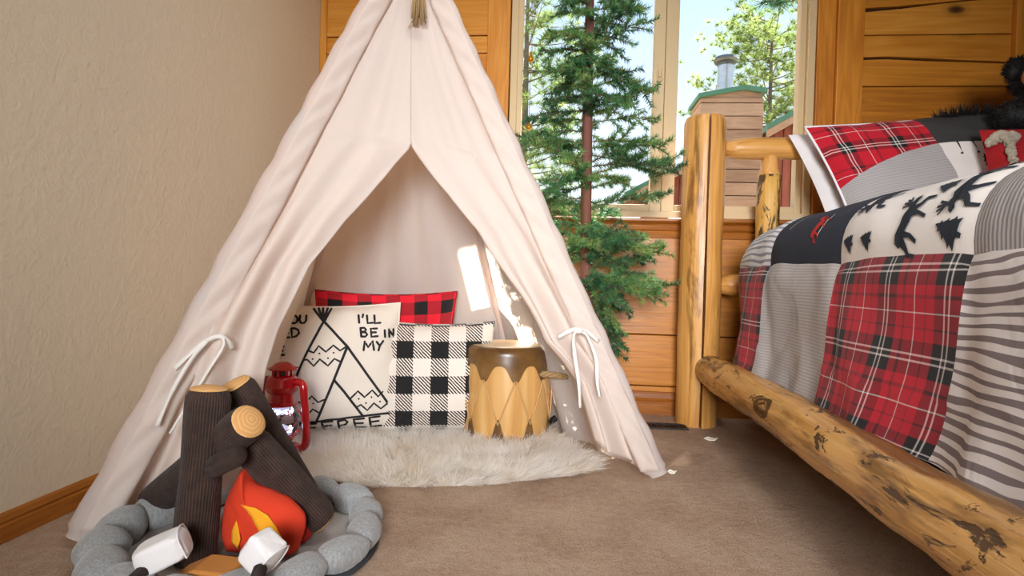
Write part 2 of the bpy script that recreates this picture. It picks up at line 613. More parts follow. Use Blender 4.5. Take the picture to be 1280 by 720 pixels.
m = Mat('heather_grey_plush')
o_ = m.mapping(m.obj(), (110, 110, 30))
col = m.ramp(m.noise(o_, 2.2, 4, 0.7), [(0.3, lin('#7a7b7c')), (0.55, lin('#969898')), (0.8, lin('#acaeae'))])
M['stone'] = m.done(m.bsdf(col, 0.95, m.bump(m.noise(m.obj(), 300, 2), 0.3, 0.002), Sheen_Weight=0.3))
M['felt'] = plain('grey_felt', '#a39d98', 0.95, 300, 0.2)
M['felt_dark'] = plain('dark_felt', '#3d4046', 0.95, 300, 0.2)
M['orange'] = cloth('orange_red_plush', '#d93a18', 0, 0.9, 300, 0.2, 0.12, folds=0.1)
M['red_plush'] = cloth('red_plush', '#b81f16', 0, 0.9, 300, 0.2, 0.12, folds=0.1)
M['yellow'] = plain('yellow_felt', '#f0a41c', 0.9, 300, 0.2)
M['tan_plush'] = cloth('tan_plush', '#c07f3a', 0, 0.9, 300, 0.2, 0.1)
M['red_metal'] = plain('red_enamel', '#b3101c', 0.22, Coat_Weight=0.6)
M['black_plastic'] = plain('black_plastic', '#15161a', 0.35)
M['black_metal'] = plain('black_metal', '#17130f', 0.5)

m = Mat('clear_glass')
fr = m.n('Fresnel', {'IOR': 1.45}).outputs[0]
M['glass'] = m.done(m.n('MixShader', {0: m.math('MULTIPLY', fr, 0.2), 1: m.n('BsdfTransparent', {'Color': (0.97, 0.98, 0.98, 1)}).outputs[0], 2: m.n('BsdfGlossy', {'Roughness': 0.03}).outputs[0]}).outputs[0])
m = Mat('lantern_glass')
fr = m.n('Fresnel', {'IOR': 1.5}).outputs[0]
M['globe'] = m.done(m.n('MixShader', {0: m.math('ADD', fr, 0.05), 1: m.n('BsdfTransparent', {'Color': (0.94, 0.95, 1.0, 1)}).outputs[0], 2: m.n('BsdfGlossy', {'Roughness': 0.05}).outputs[0]}).outputs[0])
m = Mat('led_glow')
M['led'] = m.done(m.n('Emission', {'Color': (0.78, 0.82, 1.0, 1), 'Strength': 30.0}).outputs[0])
M['reflector'] = plain('frosted_reflector', '#d9dcec', 0.25, 90, 0.8)

m = Mat('cedar_drum')
o_ = m.obj()
nz = m.noise(m.mapping(o_, (10, 10, 0.7)), 2.0, 3, 0.5, 0.5)
col = m.ramp(nz, [(0.25, lin('#b98547')), (0.5, lin('#cd9d5c')), (0.75, lin('#dcb478'))])
M['drum_wood'] = m.done(m.bsdf(col, 0.4, m.bump(nz, 0.1, 0.004)))
m = Mat('rawhide')
nz = m.noise(m.obj(), 9, 4, 0.6, 0.4)
col = m.ramp(nz, [(0.3, lin('#4d3219')), (0.55, lin('#6d4e28')), (0.8, lin('#8f6f42'))])
M['rawhide'] = m.done(m.bsdf(col, 0.3, m.bump(nz, 0.2, 0.004)))
m = Mat('drum_head_skin')
nz = m.noise(m.obj(), 14, 4, 0.6, 0.4)
col = m.ramp(nz, [(0.3, lin('#b79c74')), (0.7, lin('#d9c6a4'))])
M['skin'] = m.done(m.bsdf(col, 0.3))
M['lace'] = plain('rawhide_lace', '#c39a63', 0.6, 300, 0.3)
M['rope'] = plain('jute_rope', '#9a7f58', 0.9, 400, 0.5, var=0.25)

m = Mat('artificial_needles')
rnd = m.n('ObjectInfo').outputs['Random']
nz = m.noise(m.obj(), 30, 2)
col = m.ramp(m.math('ADD', m.math('MULTIPLY', nz, 0.7), m.math('MULTIPLY', rnd, 0.3)), [(0.3, lin('#2f6042')), (0.55, lin('#5b8f55')), (0.8, lin('#a0bb66'))])
s_ = m.n('MixShader', {0: 0.3, 1: m.bsdf(col, 0.5), 2: m.n('BsdfTranslucent', {'Color': col}).outputs[0]}).outputs[0]
M['needle'] = m.done(s_)
M['trunk'] = wood('reddish_trunk', 'Z', '#4a2a20', '#75453a', '#94604c', 0.7, 1.0, streak=0.5, var=0.0, bumps=0.6)
m = Mat('pine_needles_outside')
nz = m.noise(m.obj(), 1.2, 3)
col = m.ramp(nz, [(0.3, lin('#4f6a36')), (0.55, lin('#8a9c55')), (0.8, lin('#b3bd78'))])
s_ = m.n('MixShader', {0: 0.4, 1: m.bsdf(col, 0.6), 2: m.n('BsdfTranslucent', {'Color': col}).outputs[0]}).outputs[0]
M['pine'] = m.done(s_)
M['pine_bark'] = plain('pine_bark', '#6f6255', 0.9, 20, 0.6, var=0.3)
M['siding'] = wood('red_cedar_siding', 'X', '#8d6c54', '#ab876b', '#c2a184', 0.8, 0.8, knots=0.1, var=0.35)
M['siding_red'] = wood('dark_red_siding', 'Z', '#6d3527', '#8d4a38', '#a4624c', 0.8, 0.8, var=0.25)
M['green_metal'] = plain('green_metal_trim', '#4f7d63', 0.5)
M['fascia'] = plain('pale_fascia', '#b89476', 0.7, var=0.15)
M['steel'] = plain('galvanized_steel', '#c4c4c4', 0.3, Metallic=0.8, var=0.1)
M['steel_dark'] = plain('weathered_steel', '#6d6a66', 0.5, Metallic=0.6, var=0.15)
M['soffit'] = plain('soffit_paint', '#b9a58c', 0.8)
M['ground'] = plain('dry_forest_ground', '#8f7d62', 0.95, 3, 0.5, var=0.3)
M['paper'] = plain('white_paper', '#efe8da', 0.8)
M['red_knit'] = plain('red_knit', '#a3161c', 0.95, 220, 0.8, var=0.15)
M['yarn'] = plain('cream_yarn', '#b6ab98', 0.95, 150, 0.9, var=0.3)
M['muzzle'] = plain('tan_plush_muzzle', '#a46a3c', 0.9, 200, 0.5)
M['mattress'] = cloth('mattress_ticking', '#d8d4cf', 0, 0.9)
M['bell'] = plain('amber_bell', '#b98424', 0.35, Metallic=0.5)

# ================================================================== SETTING
X_R, Y_F, Z_C = 2.10, -2.30, 2.50
struct(MB().box(WALL_X - 0.12, X_R + 0.12, Y_F - 0.1, WALL_Y + 0.15, -0.12, 0.0).build('floor', M['carpet'], smooth=False))
struct(MB().box(WALL_X - 0.12, X_R + 0.12, Y_F - 0.1, WALL_Y + 0.15, Z_C, Z_C + 0.12).build('ceiling', M['ceiling'], smooth=False))
struct(MB().box(WALL_X - 0.12, WALL_X, Y_F, WALL_Y + 0.15, 0.0, Z_C).build('wall_left', M['plaster'], smooth=False))
struct(MB().box(X_R, X_R + 0.12, Y_F, WALL_Y + 0.15, 0.0, Z_C).build('wall_right', M['rear_wall'], smooth=False))
struct(MB().box(WALL_X, X_R, Y_F - 0.1, Y_F, 0.0, Z_C).build('wall_front', M['rear_wall'], smooth=False))

# plank wall: a backing with the window opening, every plank a piece of its own
WX0, WX1, WZ0, WZ1 = -0.262, 0.980, 0.815, 2.05
b = MB()
b.box(WALL_X, WX0, WALL_Y + 0.02, WALL_Y + 0.15, 0, Z_C)
b.box(WX1, X_R, WALL_Y + 0.02, WALL_Y + 0.15, 0, Z_C)
b.box(WX0, WX1, WALL_Y + 0.02, WALL_Y + 0.15, 0, WZ0)
b.box(WX0, WX1, WALL_Y + 0.02, WALL_Y + 0.15, WZ1, Z_C)
wall_back = struct(b.build('wall_back', M['gap'], smooth=False))


def plank(x0, x1, bot, top, y=WALL_Y):
    """bot / top: height or list of (x, z) along the edge"""
    g = 0.002
    B_ = [(x0, bot), (x1, bot)] if not isinstance(bot, list) else bot
    T_ = [(x0, top), (x1, top)] if not isinstance(top, list) else top
    poly = [(x, z + g) for x, z in B_] + [(x, z - g) for x, z in reversed(T_)]
    yy = y + random.uniform(-0.0015, 0.0015)
    o = MB().prism(poly, yy, WALL_Y + 0.021).build('plank', M['plank'], wall_back, smooth=False, bevel=0.003)
    return o


seams = [0.0, 0.116, 0.331, 0.542, 0.752]
for z0, z1 in zip(seams[:-1], seams[1:]):
    plank(WALL_X, -0.36, z0, z1)
    plank(WX0, 0.62, z0, z1)
    plank(0.622, 1.153, z0, z1)
    plank(1.153, X_R, z0, z1)
up = [0.752, 0.957, 1.160, 1.366, 1.509, 1.583, 1.79, 2.0, 2.21, 2.4, 2.5]
for z0, z1 in zip(up[:-1], up[1:]):
    plank(-1.072, -0.358, z0, z1)
upr = [0.752, 0.957, 1.160, 1.362]
for z0, z1 in zip(upr[:-1], upr[1:]):
    plank(1.153, 1.716, z0, z1)
    plank(1.782, X_R, z0, z1)
crack1 = [(1.153, 1.470), (1.25, 1.473), (1.42, 1.464), (1.55, 1.460), (1.716, 1.452)]
crack1b = [(x, z + (0.006 if x < 1.5 else 0.002)) for x, z in crack1]
plank(1.153, 1.716, 1.362, crack1)
plank(1.153, 1.716, crack1b, 1.566)
crack2 = [(1.153, 1.660), (1.30, 1.672), (1.45, 1.690), (1.60, 1.703), (1.716, 1.706)]
crack2b = [(x, z + (0.012 if x < 1.25 else 0.007 if x < 1.4 else 0.001)) for x, z in crack2]
plank(1.153, 1.716, 1.566, crack2)
plank(1.153, 1.716, crack2b, 1.80)
for z0, z1 in zip([1.362, 1.566, 1.80, 2.02, 2.25], [1.566, 1.80, 2.02, 2.25, 2.5]):
    plank(1.782, X_R, z0, z1)
for z0, z1 in zip([1.80, 2.02, 2.25], [2.02, 2.25, 2.5]):
    plank(1.153, 1.716, z0, z1)
for z0, z1 in zip([2.05, 2.27], [2.27, 2.5]):
    plank(WX0, WX1, z0, z1)

# upright trim boards
k = 0


def trim(x0, x1, y0, y1, z0, z1, mat, bevel=0.004):
    global k
    k += 1
    return struct(MB().box(x0, x1, y0, y1, z0, z1).build('trim_%d' % k, mat, smooth=False, bevel=bevel))


trim(-1.099, -1.070, WALL_Y - 0.012, WALL_Y + 0.02, 0.0, Z_C, M['post'])
trim(-0.360, -0.264, WALL_Y - 0.020, WALL_Y + 0.02, 0.755, Z_C, M['post'])
trim(1.052, 1.153, WALL_Y - 0.030, WALL_Y + 0.02, 0.10, Z_C, M['post'])
trim(1.132, 1.156, WALL_Y - 0.018, WALL_Y + 0.02, 0.10, Z_C, M['post'])
trim(0.982, 1.052, WALL_Y - 0.012, WALL_Y + 0.02, 0.80, Z_C, M['post'])
trim(1.716, 1.782, WALL_Y - 0.026, WALL_Y + 0.02, 0.10, Z_C, M['post'])

# window sill with its moulded apron
b = MB()
b.prism([(0, 0), (0, 0)], 0, 0) if False else None
prof = [(0.0, 0.735), (-0.012, 0.735), (-0.016, 0.752), (-0.012, 0.762), (-0.020, 0.770), (-0.024, 0.785), (-0.018, 0.792), (-0.032, 0.797), (-0.040, 0.803), (-0.040, 0.812), (-0.034, 0.817), (0.0, 0.817)]


def extrude_x(prof, x0, x1, ybase):
    n = len(prof)
    vs = [(x0, ybase + y, z) for y, z in prof] + [(x1, ybase + y, z) for y, z in prof]
    fs = [tuple(reversed(range(n))), tuple(range(n, 2 * n))]
    for i in range(n):
        j = (i + 1) % n
        fs.append((i, j, j + n, i + n))
    return MB().add(vs, fs)


k += 1
struct(extrude_x(prof, WX0 - 0.02, 1.051, WALL_Y).build('trim_%d' % k, M['trim_x'], smooth=False, bevel=0.001))
bprof = [(0.0, 0.0), (-0.018, 0.0), (-0.018, 0.055), (-0.013, 0.06), (-0.015, 0.068), (-0.010, 0.082), (-0.006, 0.092), (0.0, 0.095)]
struct(extrude_x(bprof, WALL_X, X_R, WALL_Y).build('baseboard_back', M['trim_x'], smooth=False))
lp = [(0.0, 0.0), (0.014, 0.0), (0.014, 0.034), (0.010, 0.037), (0.012, 0.043), (0.008, 0.052), (0.0, 0.057)]
n_ = len(lp)
vs = [(WALL_X + x, Y_F, z) for x, z in lp] + [(WALL_X + x, WALL_Y - 0.02, z) for x, z in lp]
fs = [tuple(range(n_)), tuple(reversed(range(n_, 2 * n_)))] + [(i, i + n_, (i + 1) % n_ + n_, (i + 1) % n_) for i in range(n_)]
struct(MB().add(vs, fs).build('baseboard_left', M['trim_y'], smooth=False))

# window: vinyl frame, two sashes with panes, latch
win = bpy.data.objects.new('window_1', None)
C.objects.link(win)
BASE['window_1'] = Vector()
struct(win)
yf = WALL_Y + 0.002


def rect_frame(x0, x1, z0, z1, wl, wr, wb, wt, y0, y1):
    b = MB()
    b.box(x0, x0 + wl, y0, y1, z0, z1)
    b.box(x1 - wr, x1, y0, y1, z0, z1)
    b.box(x0 + wl, x1 - wr, y0, y1, z0, z0 + wb)
    b.box(x0 + wl, x1 - wr, y0, y1, z1 - wt, z1)
    return b


rect_frame(WX0 + 0.002, WX1, WZ0 + 0.004, WZ1, 0.03, 0.03, 0.028, 0.04, yf - 0.006, yf + 0.11).build('window_frame', M['vinyl'], win, smooth=False, bevel=0.003)
sash_a = rect_frame(WX0 + 0.030, 0.385, WZ0 + 0.030, WZ1 - 0.04, 0.022, 0.046, 0.030, 0.04, yf + 0.004, yf + 0.045).build('sash', M['vinyl'], win, smooth=False, bevel=0.003)
sash_b = rect_frame(0.388, WX1 - 0.030, WZ0 + 0.030, WZ1 - 0.04, 0.053, 0.024, 0.031, 0.04, yf + 0.015, yf + 0.065).build('sash', M['vinyl'], win, smooth=False, bevel=0.003)
sub(MB().box(WX0 + 0.050, 0.341, yf + 0.022, yf + 0.026, WZ0 + 0.058, WZ1 - 0.078).build('pane', M['glass'], win, smooth=False), sash_a)
sub(MB().box(0.439, WX1 - 0.052, yf + 0.038, yf + 0.042, WZ0 + 0.058, WZ1 - 0.078).build('pane', M['glass'], win, smooth=False), sash_b)
lt = MB().box(0.352, 0.372, yf - 0.006, yf + 0.006, 1.385, 1.455)
lt.box(0.357, 0.367, yf - 0.020, yf - 0.004, 1.40, 1.43)
lt.build('latch', M['vinyl'], win, smooth=False, bevel=0.003)

# roof eave outside, above the window
struct(MB().box(-3.0, 7.0, WALL_Y + 0.15, 3.30, 2.72, 2.84).build('roof_eave', M['soffit'], smooth=False))
struct(MB().box(-30, 40, 2.8, 60, -1.7, -1.5).build('ground', M['ground'], smooth=False))

# ================================================================== TEEPEE
LF, RF = Vector((-0.945, 1.045, 0)), Vector((0.275, 1.635, 0))
AP = Vector((-0.507, 1.75, 1.628))
BR, BL = Vector((-0.170, 2.378, 0)), Vector((-1.045, 1.985, 0))
NF = (LF - AP).cross(RF - AP).normalized()
if NF.y > 0:
    NF = -NF
tent = thing('play_tent', 'white canvas teepee play tent with front flaps tied open', 'tent', (-0.45, 1.7, 0))


def FP(s, q):
    """point of the front face: s down from the apex, q from left pole to right pole"""
    return AP + ((LF - AP) * (1 - q) + (RF - AP) * q) * s


def interp(tab, s):
    for (s0, q0), (s1, q1) in zip(tab[:-1], tab[1:]):
        if s <= s1:
            t = max(0.0, (s - s0) / (s1 - s0))
            return q0 + (q1 - q0) * t
    return tab[-1][1]


qL = [(0.438, 0.494), (0.47, 0.43), (0.517, 0.356), (0.574, 0.274), (0.649, 0.202), (0.744, 0.176), (0.831, 0.178), (1.0, 0.15)]
qR = [(0.438, 0.494), (0.47, 0.55), (0.518, 0.635), (0.584, 0.728), (0.64, 0.762), (0.692, 0.786), (0.765, 0.800), (0.80, 0.862), (0.837, 0.898), (0.90, 0.895), (1.0, 0.885)]
S0 = 0.07


def nz3(x, y, z=0.0):
    return noise.noise(Vector((x, y, z)))


def gauss(x, s):
    return math.exp(-(x / s) ** 2)


def left_half(u, v):
    s = S0 + (1.0 - S0) * v
    if s < 0.438:
        q = 0.494 * u
        d = 0.006 * nz3(q * 6, s * 5, 1.3) - 0.014 * math.sin(math.pi * q) * min(1, s * 2)
        d += 0.004 * nz3(u * 9 + s * 6, s * 4, 4.0)
    else:
        qe = interp(qL, s)
        q = qe * u
        near = gauss(s - 0.763, 0.10)
        below = max(0.0, min(1.0, (s - 0.76) / 0.2))
        g = near * max(0.0, 1 - u / 0.72)
        q = q * (1 - g * 0.0) + (0.068 - q) * g * 0.55 * (1 if u > 0.12 else u / 0.12)
        amp = (0.004 + 0.016 * gauss(s - 0.70, 0.14) + 0.022 * below) * min(1, u * 5) * (1 - max(0, (u - 0.62) / 0.38) * 0.8)
        d = amp * math.sin(2 * math.pi * (2.6 * u + 0.35 * nz3(s * 3, 2.2)) + 0.6)
        d += 0.036 * near * math.exp(-((u - 0.30) / 0.15) ** 2)
        d += 0.004 * nz3(u * 8 + s * 4, s * 7, 7.0) + 0.005 * nz3(u * 3, s * 12, 9.0)
        d -= 0.012 * max(0, (u - 0.6) / 0.4)
        d += 0.02 * below * u * (1 - u) * 4 * 0.5
    hem = 0.0
    if v > 0.93:
        hem = (v - 0.93) / 0.07
    p = FP(s, q) + NF * d
    p.z = max(p.z, 0.010) + 0.02 * hem * (0.4 + 0.6 * nz3(u * 5, 3.0) ** 2) * u
    # free part of the flap is pushed back behind the stones
    if s > 0.8:
        p += Vector((0.01, 0.10, 0)) * ((s - 0.8) / 0.2) * min(1, u * 1.6)
    return p, (u * 0.5, s * 1.7)


def right_half(u, v):
    s = S0 + (0.935 + 0.05 * u ** 0.7 - S0) * v
    if s < 0.438:
        q = 0.494 + 0.506 * u
        d = 0.006 * nz3(q * 6, s * 5, 1.3) - 0.014 * math.sin(math.pi * q) * min(1, s * 2)
        d += 0.004 * nz3(u * 9 - s * 6, s * 4, 6.0)
    else:
        qe = interp(qR, s)
        q = qe + (1 - qe) * u
        w_ = 1 - u
        near = gauss(s - 0.759, 0.10)
        below = max(0.0, min(1.0, (s - 0.76) / 0.2))
        g = near * max(0.0, 1 - u / 0.85)
        q = q + (0.925 - q) * g * 0.40 * (1 if w_ > 0.1 else 0)
        amp = (0.003 + 0.012 * gauss(s - 0.70, 0.16) + 0.024 * below) * min(1, w_ * 5)
        d = amp * math.sin(2 * math.pi * (2.3 * w_ + 0.3 * nz3(s * 3, 8.2)) + 0.3)
        d += 0.020 * near * math.exp(-((w_ - 0.35) / 0.2) ** 2)
        d += 0.004 * nz3(u * 8 - s * 4, s * 7, 17.0) + 0.005 * nz3(u * 3, s * 10, 19.0)
        d -= 0.015 * max(0, (w_ - 0.7) / 0.3)
    p = FP(s, q) + NF * d
    p.z = max(p.z, 0.008)
    if s > 0.8:
        p += Vector((-0.005, 0.03, 0)) * ((s - 0.8) / 0.2) * (1 - u)
    return p, (0.5 + u * 0.5, s * 1.7)


front = MB()
front.grid(left_half, 44, 110)
front.grid(right_half, 44, 110)
fr_o = front.build('front_panel', M['canvas'], tent)
md = fr_o.modifiers.new('thickness', 'SOLIDIFY')
md.thickness = 0.0025
md.offset = 0
fr_o['label'] = 'front face of the canvas with two flaps parted and tied back'


def flat_panel(name, P0, P1, sag, seed, nfold=4.0, label=None):
    nn = (P0 - AP).cross(P1 - AP).normalized()
    mid = (P0 + P1 + AP) / 3
    cen = Vector((-0.47, 1.75, 0.5))
    if (mid - cen).dot(nn) < 0:
        nn = -nn

    def fn(u, v):
        s = 0.05 + 0.95 * v
        p = AP + ((P0 - AP) * (1 - u) + (P1 - AP) * u) * s
        e = math.sin(math.pi * u)
        d = -sag * e * s + (0.020 * s) * math.sin(2 * math.pi * (nfold * u + 0.4 * nz3(s * 2, seed))) * e + 0.008 * nz3(u * 4 + seed, s * 5, seed)
        p = p + nn * d
        p.z = max(p.z, 0.006)
        p.x = max(p.x, WALL_X + 0.02)
        return p, (u, s * 1.6)
    o = MB().grid(fn, 36, 60).build(name, M['canvas'], tent)
    if label:
        o['label'] = label
    return o


flat_panel('back_panel', BL, BR, -0.025, 3.1, 5.0)
flat_panel('side_panel', BL, LF, 0.015, 7.7)
flat_panel('side_panel', BR, RF, 0.010, 12.4)


def sleeve(P, seed, r_=0.027, inward=None):
    pts, rad = [], []
    n = 46
    for i in range(n + 1):
        s = 0.06 + 0.94 * i / n
        p = AP + (P - AP) * s
        if i == n:
            p = p + Vector((0, 0, 0.012))
        pts.append(p)
        rad.append(r_ * (0.78 + 0.32 * s))
    b = MB()
    pts = [Vector(p) for p in pts]
    t = (P - AP).normalized()
    side = t.cross(Vector((0, 1, 0))).normalized()
    upv = side.cross(t)

    def fn(u, v):
        i = v * n
        i0 = min(int(i), n - 1)
        p = pts[i0].lerp(pts[i0 + 1], i - i0)
        r0_ = rad[i0]
        a = 2 * math.pi * u
        spiral = math.sin(2 * math.pi * (u * 1.0 + v * 11.0) + 2.5 * nz3(v * 9, seed))
        rr = r0_ * (1 + 0.09 * spiral + 0.16 * nz3(math.cos(a) * 1.2 + seed, math.sin(a) * 1.2, v * 13))
        if v > 0.985:
            rr *= 0.75
        d = side * math.cos(a) + upv * math.sin(a) * 0.75
        q = p + d * rr
        q.z = max(q.z, 0.004)
        return q, (u * 0.17, v * 1.7)
    b.grid(fn, 18, 120, closed_u=True)
    return b.build('pole_sleeve', M['canvas'], tent)


for i, P in enumerate((LF, RF, BR, BL)):
    sleeve(P, 3.0 + i * 5.7, 0.030 if i < 2 else 0.018)
    d_ = (AP - P).normalized()
    tip = AP + d_ * 0.22
    MB().tube([P + d_ * 0.03, tip], [0.0115, 0.0115], 10).build('pole', M['logZ'], tent)



def sleeve_band(side, seed):
    """stitched flat edge of the pole sleeve, lying on the front face"""
    def fn(u, v):
        s = 0.075 + 0.91 * v
        wq = 0.056 / (s * (LF - RF).length)
        wq = min(wq, 0.25) * (1 + 0.05 * nz3(v * 14, seed))
        q = wq * (u * 1.02 - 0.02)
        fold = 0.0045 * math.sin(2 * math.pi * (v * 15 + u * 0.8) + 2.2 * nz3(v * 8, seed)) * math.sin(math.pi * min(1, u * 1.05)) + 0.004 * nz3(u * 2 + seed, v * 26)
        d = 0.030 * (1 - u) ** 0.6 + 0.004 * u + fold
        if s > 0.72:
            d += 0.012 * u * min(1, (s - 0.72) * 5)
        p = FP(s, q if side < 0 else 1 - q) + NF * d
        p.z = max(p.z, 0.006)
        return p, (u * 0.06, v * 1.6)
    o = MB().grid(fn, 8, 150).build('sleeve_band', M['canvas'], tent)
    md = o.modifiers.new('thickness', 'SOLIDIFY')
    md.thickness = 0.002
    md.offset = 0


sleeve_band(-1, 2.2)
sleeve_band(1, 6.6)

# rope tassel hanging at the crossing of the poles
tas = thing('rope_tassel', 'frayed jute rope tassel hanging down over top of white tent', 'tassel', (-0.447, 1.655, 1.36))
b = MB()
for i in range(34):
    a = random.uniform(0, 2 * math.pi)
    r_ = 0.017 * math.sqrt(random.random())
    p0 = Vector((-0.447 + r_ * 0.6 * math.cos(a), 1.648 + r_ * 0.4 * math.sin(a), 1.47))
    p1 = Vector((-0.447 + r_ * 0.9 * math.cos(a), 1.645 + r_ * 0.5 * math.sin(a), 1.36))
    p2 = Vector((-0.444 + r_ * 1.35 * math.cos(a), 1.642 + r_ * 0.8 * math.sin(a), 1.278 + random.uniform(-0.004, 0.022)))
    b.tube(bez(p0, p1, p2, 6), [0.0026] * 6 + [0.0018], 5)
for dx in (-0.028, 0.024):
    b.tube(bez((-0.445, 1.645, 1.32), (-0.445 + dx * 0.5, 1.64, 1.29), (-0.445 + dx, 1.64, 1.275 + dx * 0.3), 6), 0.0014, 4)
b.build('strands', M['rope'], tas)
MB().lathe([(0.0135, 1.40), (0.0150, 1.405), (0.0155, 1.42), (0.0150, 1.435), (0.0135, 1.44)], 14, cx=-0.447, cy=1.648).build('binding', M['rope'], tas)


def ribbon(pts, width, normal, name, parent, mat, k=6):
    P = smooth_path(pts, k)
    vs, fs = [], []
    nn = Vector(normal)
    for i, p in enumerate(P):
        t = (P[min(i + 1, len(P) - 1)] - P[max(i - 1, 0)]).normalized()
        tw = 0.5 * math.sin(i * 0.35)
        s_ = (t.cross(nn).normalized() * math.cos(tw) + nn * math.sin(tw) * 0.6) * width / 2
        vs += [p - s_, p + s_]
    for i in range(len(P) - 1):
        fs.append((2 * i, 2 * i + 1, 2 * i + 3, 2 * i + 2))
    o = MB().add(vs, fs).build(name, mat, parent)
    md = o.modifiers.new('thickness', 'SOLIDIFY')
    md.thickness = 0.002
    return o


def FQ(s, q, d=0.03):
    return FP(s, q) + NF * d


# ties: right one a bow with two tails, left one a band round the gathered cloth
tb = ribbon([FQ(0.772, 0.985, 0.038), FQ(0.757, 0.955, 0.048), FQ(0.752, 0.925, 0.054), FQ(0.756, 0.90, 0.05), FQ(0.765, 0.87, 0.035)], 0.011, NF, 'tie_band', tent, M['tape'])
sub(ribbon([FQ(0.755, 0.925, 0.056), FQ(0.765, 0.905, 0.060), FQ(0.80, 0.887, 0.056), FQ(0.84, 0.872, 0.06), FQ(0.878, 0.857, 0.055)], 0.011, NF, 'tie_tail', tent, M['tape']), tb)
sub(ribbon([FQ(0.755, 0.930, 0.056), FQ(0.765, 0.945, 0.060), FQ(0.80, 0.943, 0.060), FQ(0.84, 0.922, 0.058), FQ(0.862, 0.915, 0.058)], 0.011, NF, 'tie_tail', tent, M['tape']), tb)
sub(MB().ball(FQ(0.756, 0.926, 0.058), (0.012, 0.008, 0.008), 10, 6).build('tie_knot', M['tape'], tent), tb)
tb = ribbon([FQ(0.80, 0.012, 0.040), FQ(0.780, 0.030, 0.048), FQ(0.765, 0.050, 0.052), FQ(0.760, 0.070, 0.052), FQ(0.766, 0.090, 0.042), FQ(0.775, 0.10, 0.02)], 0.010, NF, 'tie_band', tent, M['tape'])
sub(ribbon([FQ(0.762, 0.078, 0.054), FQ(0.775, 0.085, 0.054), FQ(0.81, 0.074, 0.05), FQ(0.85, 0.066, 0.048), FQ(0.88, 0.06, 0.046)], 0.006, NF, 'tie_tail', tent, M['tape']), tb)
sub(ribbon([FQ(0.765, 0.050, 0.054), FQ(0.79, 0.036, 0.05), FQ(0.83, 0.030, 0.05), FQ(0.87, 0.034, 0.048)], 0.008, NF, 'tie_tail', tent, M['tape']), tb)

# ================================================================== RUG
rug = thing('fur_rug', 'shaggy white faux fur rug on the carpet inside the tent', 'rug', (-0.33, 1.76, 0))
RUG = [(-0.66, 1.46), (-0.57, 1.435), (-0.42, 1.43), (-0.25, 1.47), (-0.08, 1.54), (0.04, 1.61), (0.105, 1.675), (0.10, 1.74), (0.04, 1.86), (-0.03, 2.00), (-0.12, 2.14), (-0.30, 2.18), (-0.6, 2.12), (-0.86, 2.00), (-0.93, 1.86), (-0.88, 1.70), (-0.76, 1.56)]
RUGS = [(p.x, p.y) for p in smooth_path([(x, y, 0) for x, y in RUG + RUG[:1]], 5)[:-1]]
n_ = len(RUGS)
cx_, cy_ = -0.38, 1.78
HD = [(cx_ + (x - cx_) * 0.95, cy_ + (y - cy_) * 0.93) for x, y in RUGS]
vs = [(x, y, 0.001) for x, y in HD] + [(x, y, 0.008) for x, y in HD] + [(cx_, cy_, 0.012), (cx_, cy_, 0.001)]
fs = [(i, (i + 1) % n_, n_ + (i + 1) % n_, n_ + i) for i in range(n_)] + [(n_ + i, n_ + (i + 1) % n_, 2 * n_) for i in range(n_)] + [((i + 1) % n_, i, 2 * n_ + 1) for i in range(n_)]
MB().add(vs, fs).build('hide', M['fur'], rug)


def inside(poly, x, y):
    c = False
    j = len(poly) - 1
    for i in range(len(poly)):
        xi, yi = poly[i]
        xj, yj = poly[j]
        if (yi > y) != (yj > y) and x < (xj - xi) * (y - yi) / (yj - yi) + xi:
            c = not c
        j = i
    return c


bs, ds, ls, bn = [], [], [], []
while len(bs) < 34000:
    x, y = random.uniform(-0.95, 0.13), random.uniform(1.42, 2.2)
    if y > 1.98 and random.random() < 0.6:
        continue
    if not inside(RUGS, x, y):
        continue
    ox, oy = x - cx_, y - cy_
    L_ = math.hypot(ox, oy * 1.6) + 1e-6
    edge = min(1.0, (L_ / 0.52) ** 3)
    a = 3.0 * nz3(x * 6, y * 6, 0.3) + 5 * nz3(x * 22, y * 22, 5.0) * 0.5
    cl = Vector((math.cos(a * 2), math.sin(a * 2), 0)) * 0.55
    out = Vector((ox / L_, oy / L_, 0)) * (0.2 + 0.9 * edge)
    d = Vector((0, 0, 0.75 - 0.35 * edge)) + cl + out + Vector((random.gauss(0, 0.25), random.gauss(0, 0.25), 0))
    bs.append((x, y, 0.008))
    ds.append(tuple(d))
    ls.append(random.uniform(0.030, 0.048) + 0.022 * edge * random.random())
    bn.append((random.gauss(0, 0.006) + 0.012 * math.cos(a), random.gauss(0, 0.006) - 0.006, -0.014 - 0.008 * edge))
v_, f_ = strands(bs, ds, ls, 0.0019, bn, 3)
v_ = [(x, y, max(z, 0.004)) for x, y, z in v_]
tag(MB().add(v_, f_).build('fur', M['fur'], rug), kind='stuff')


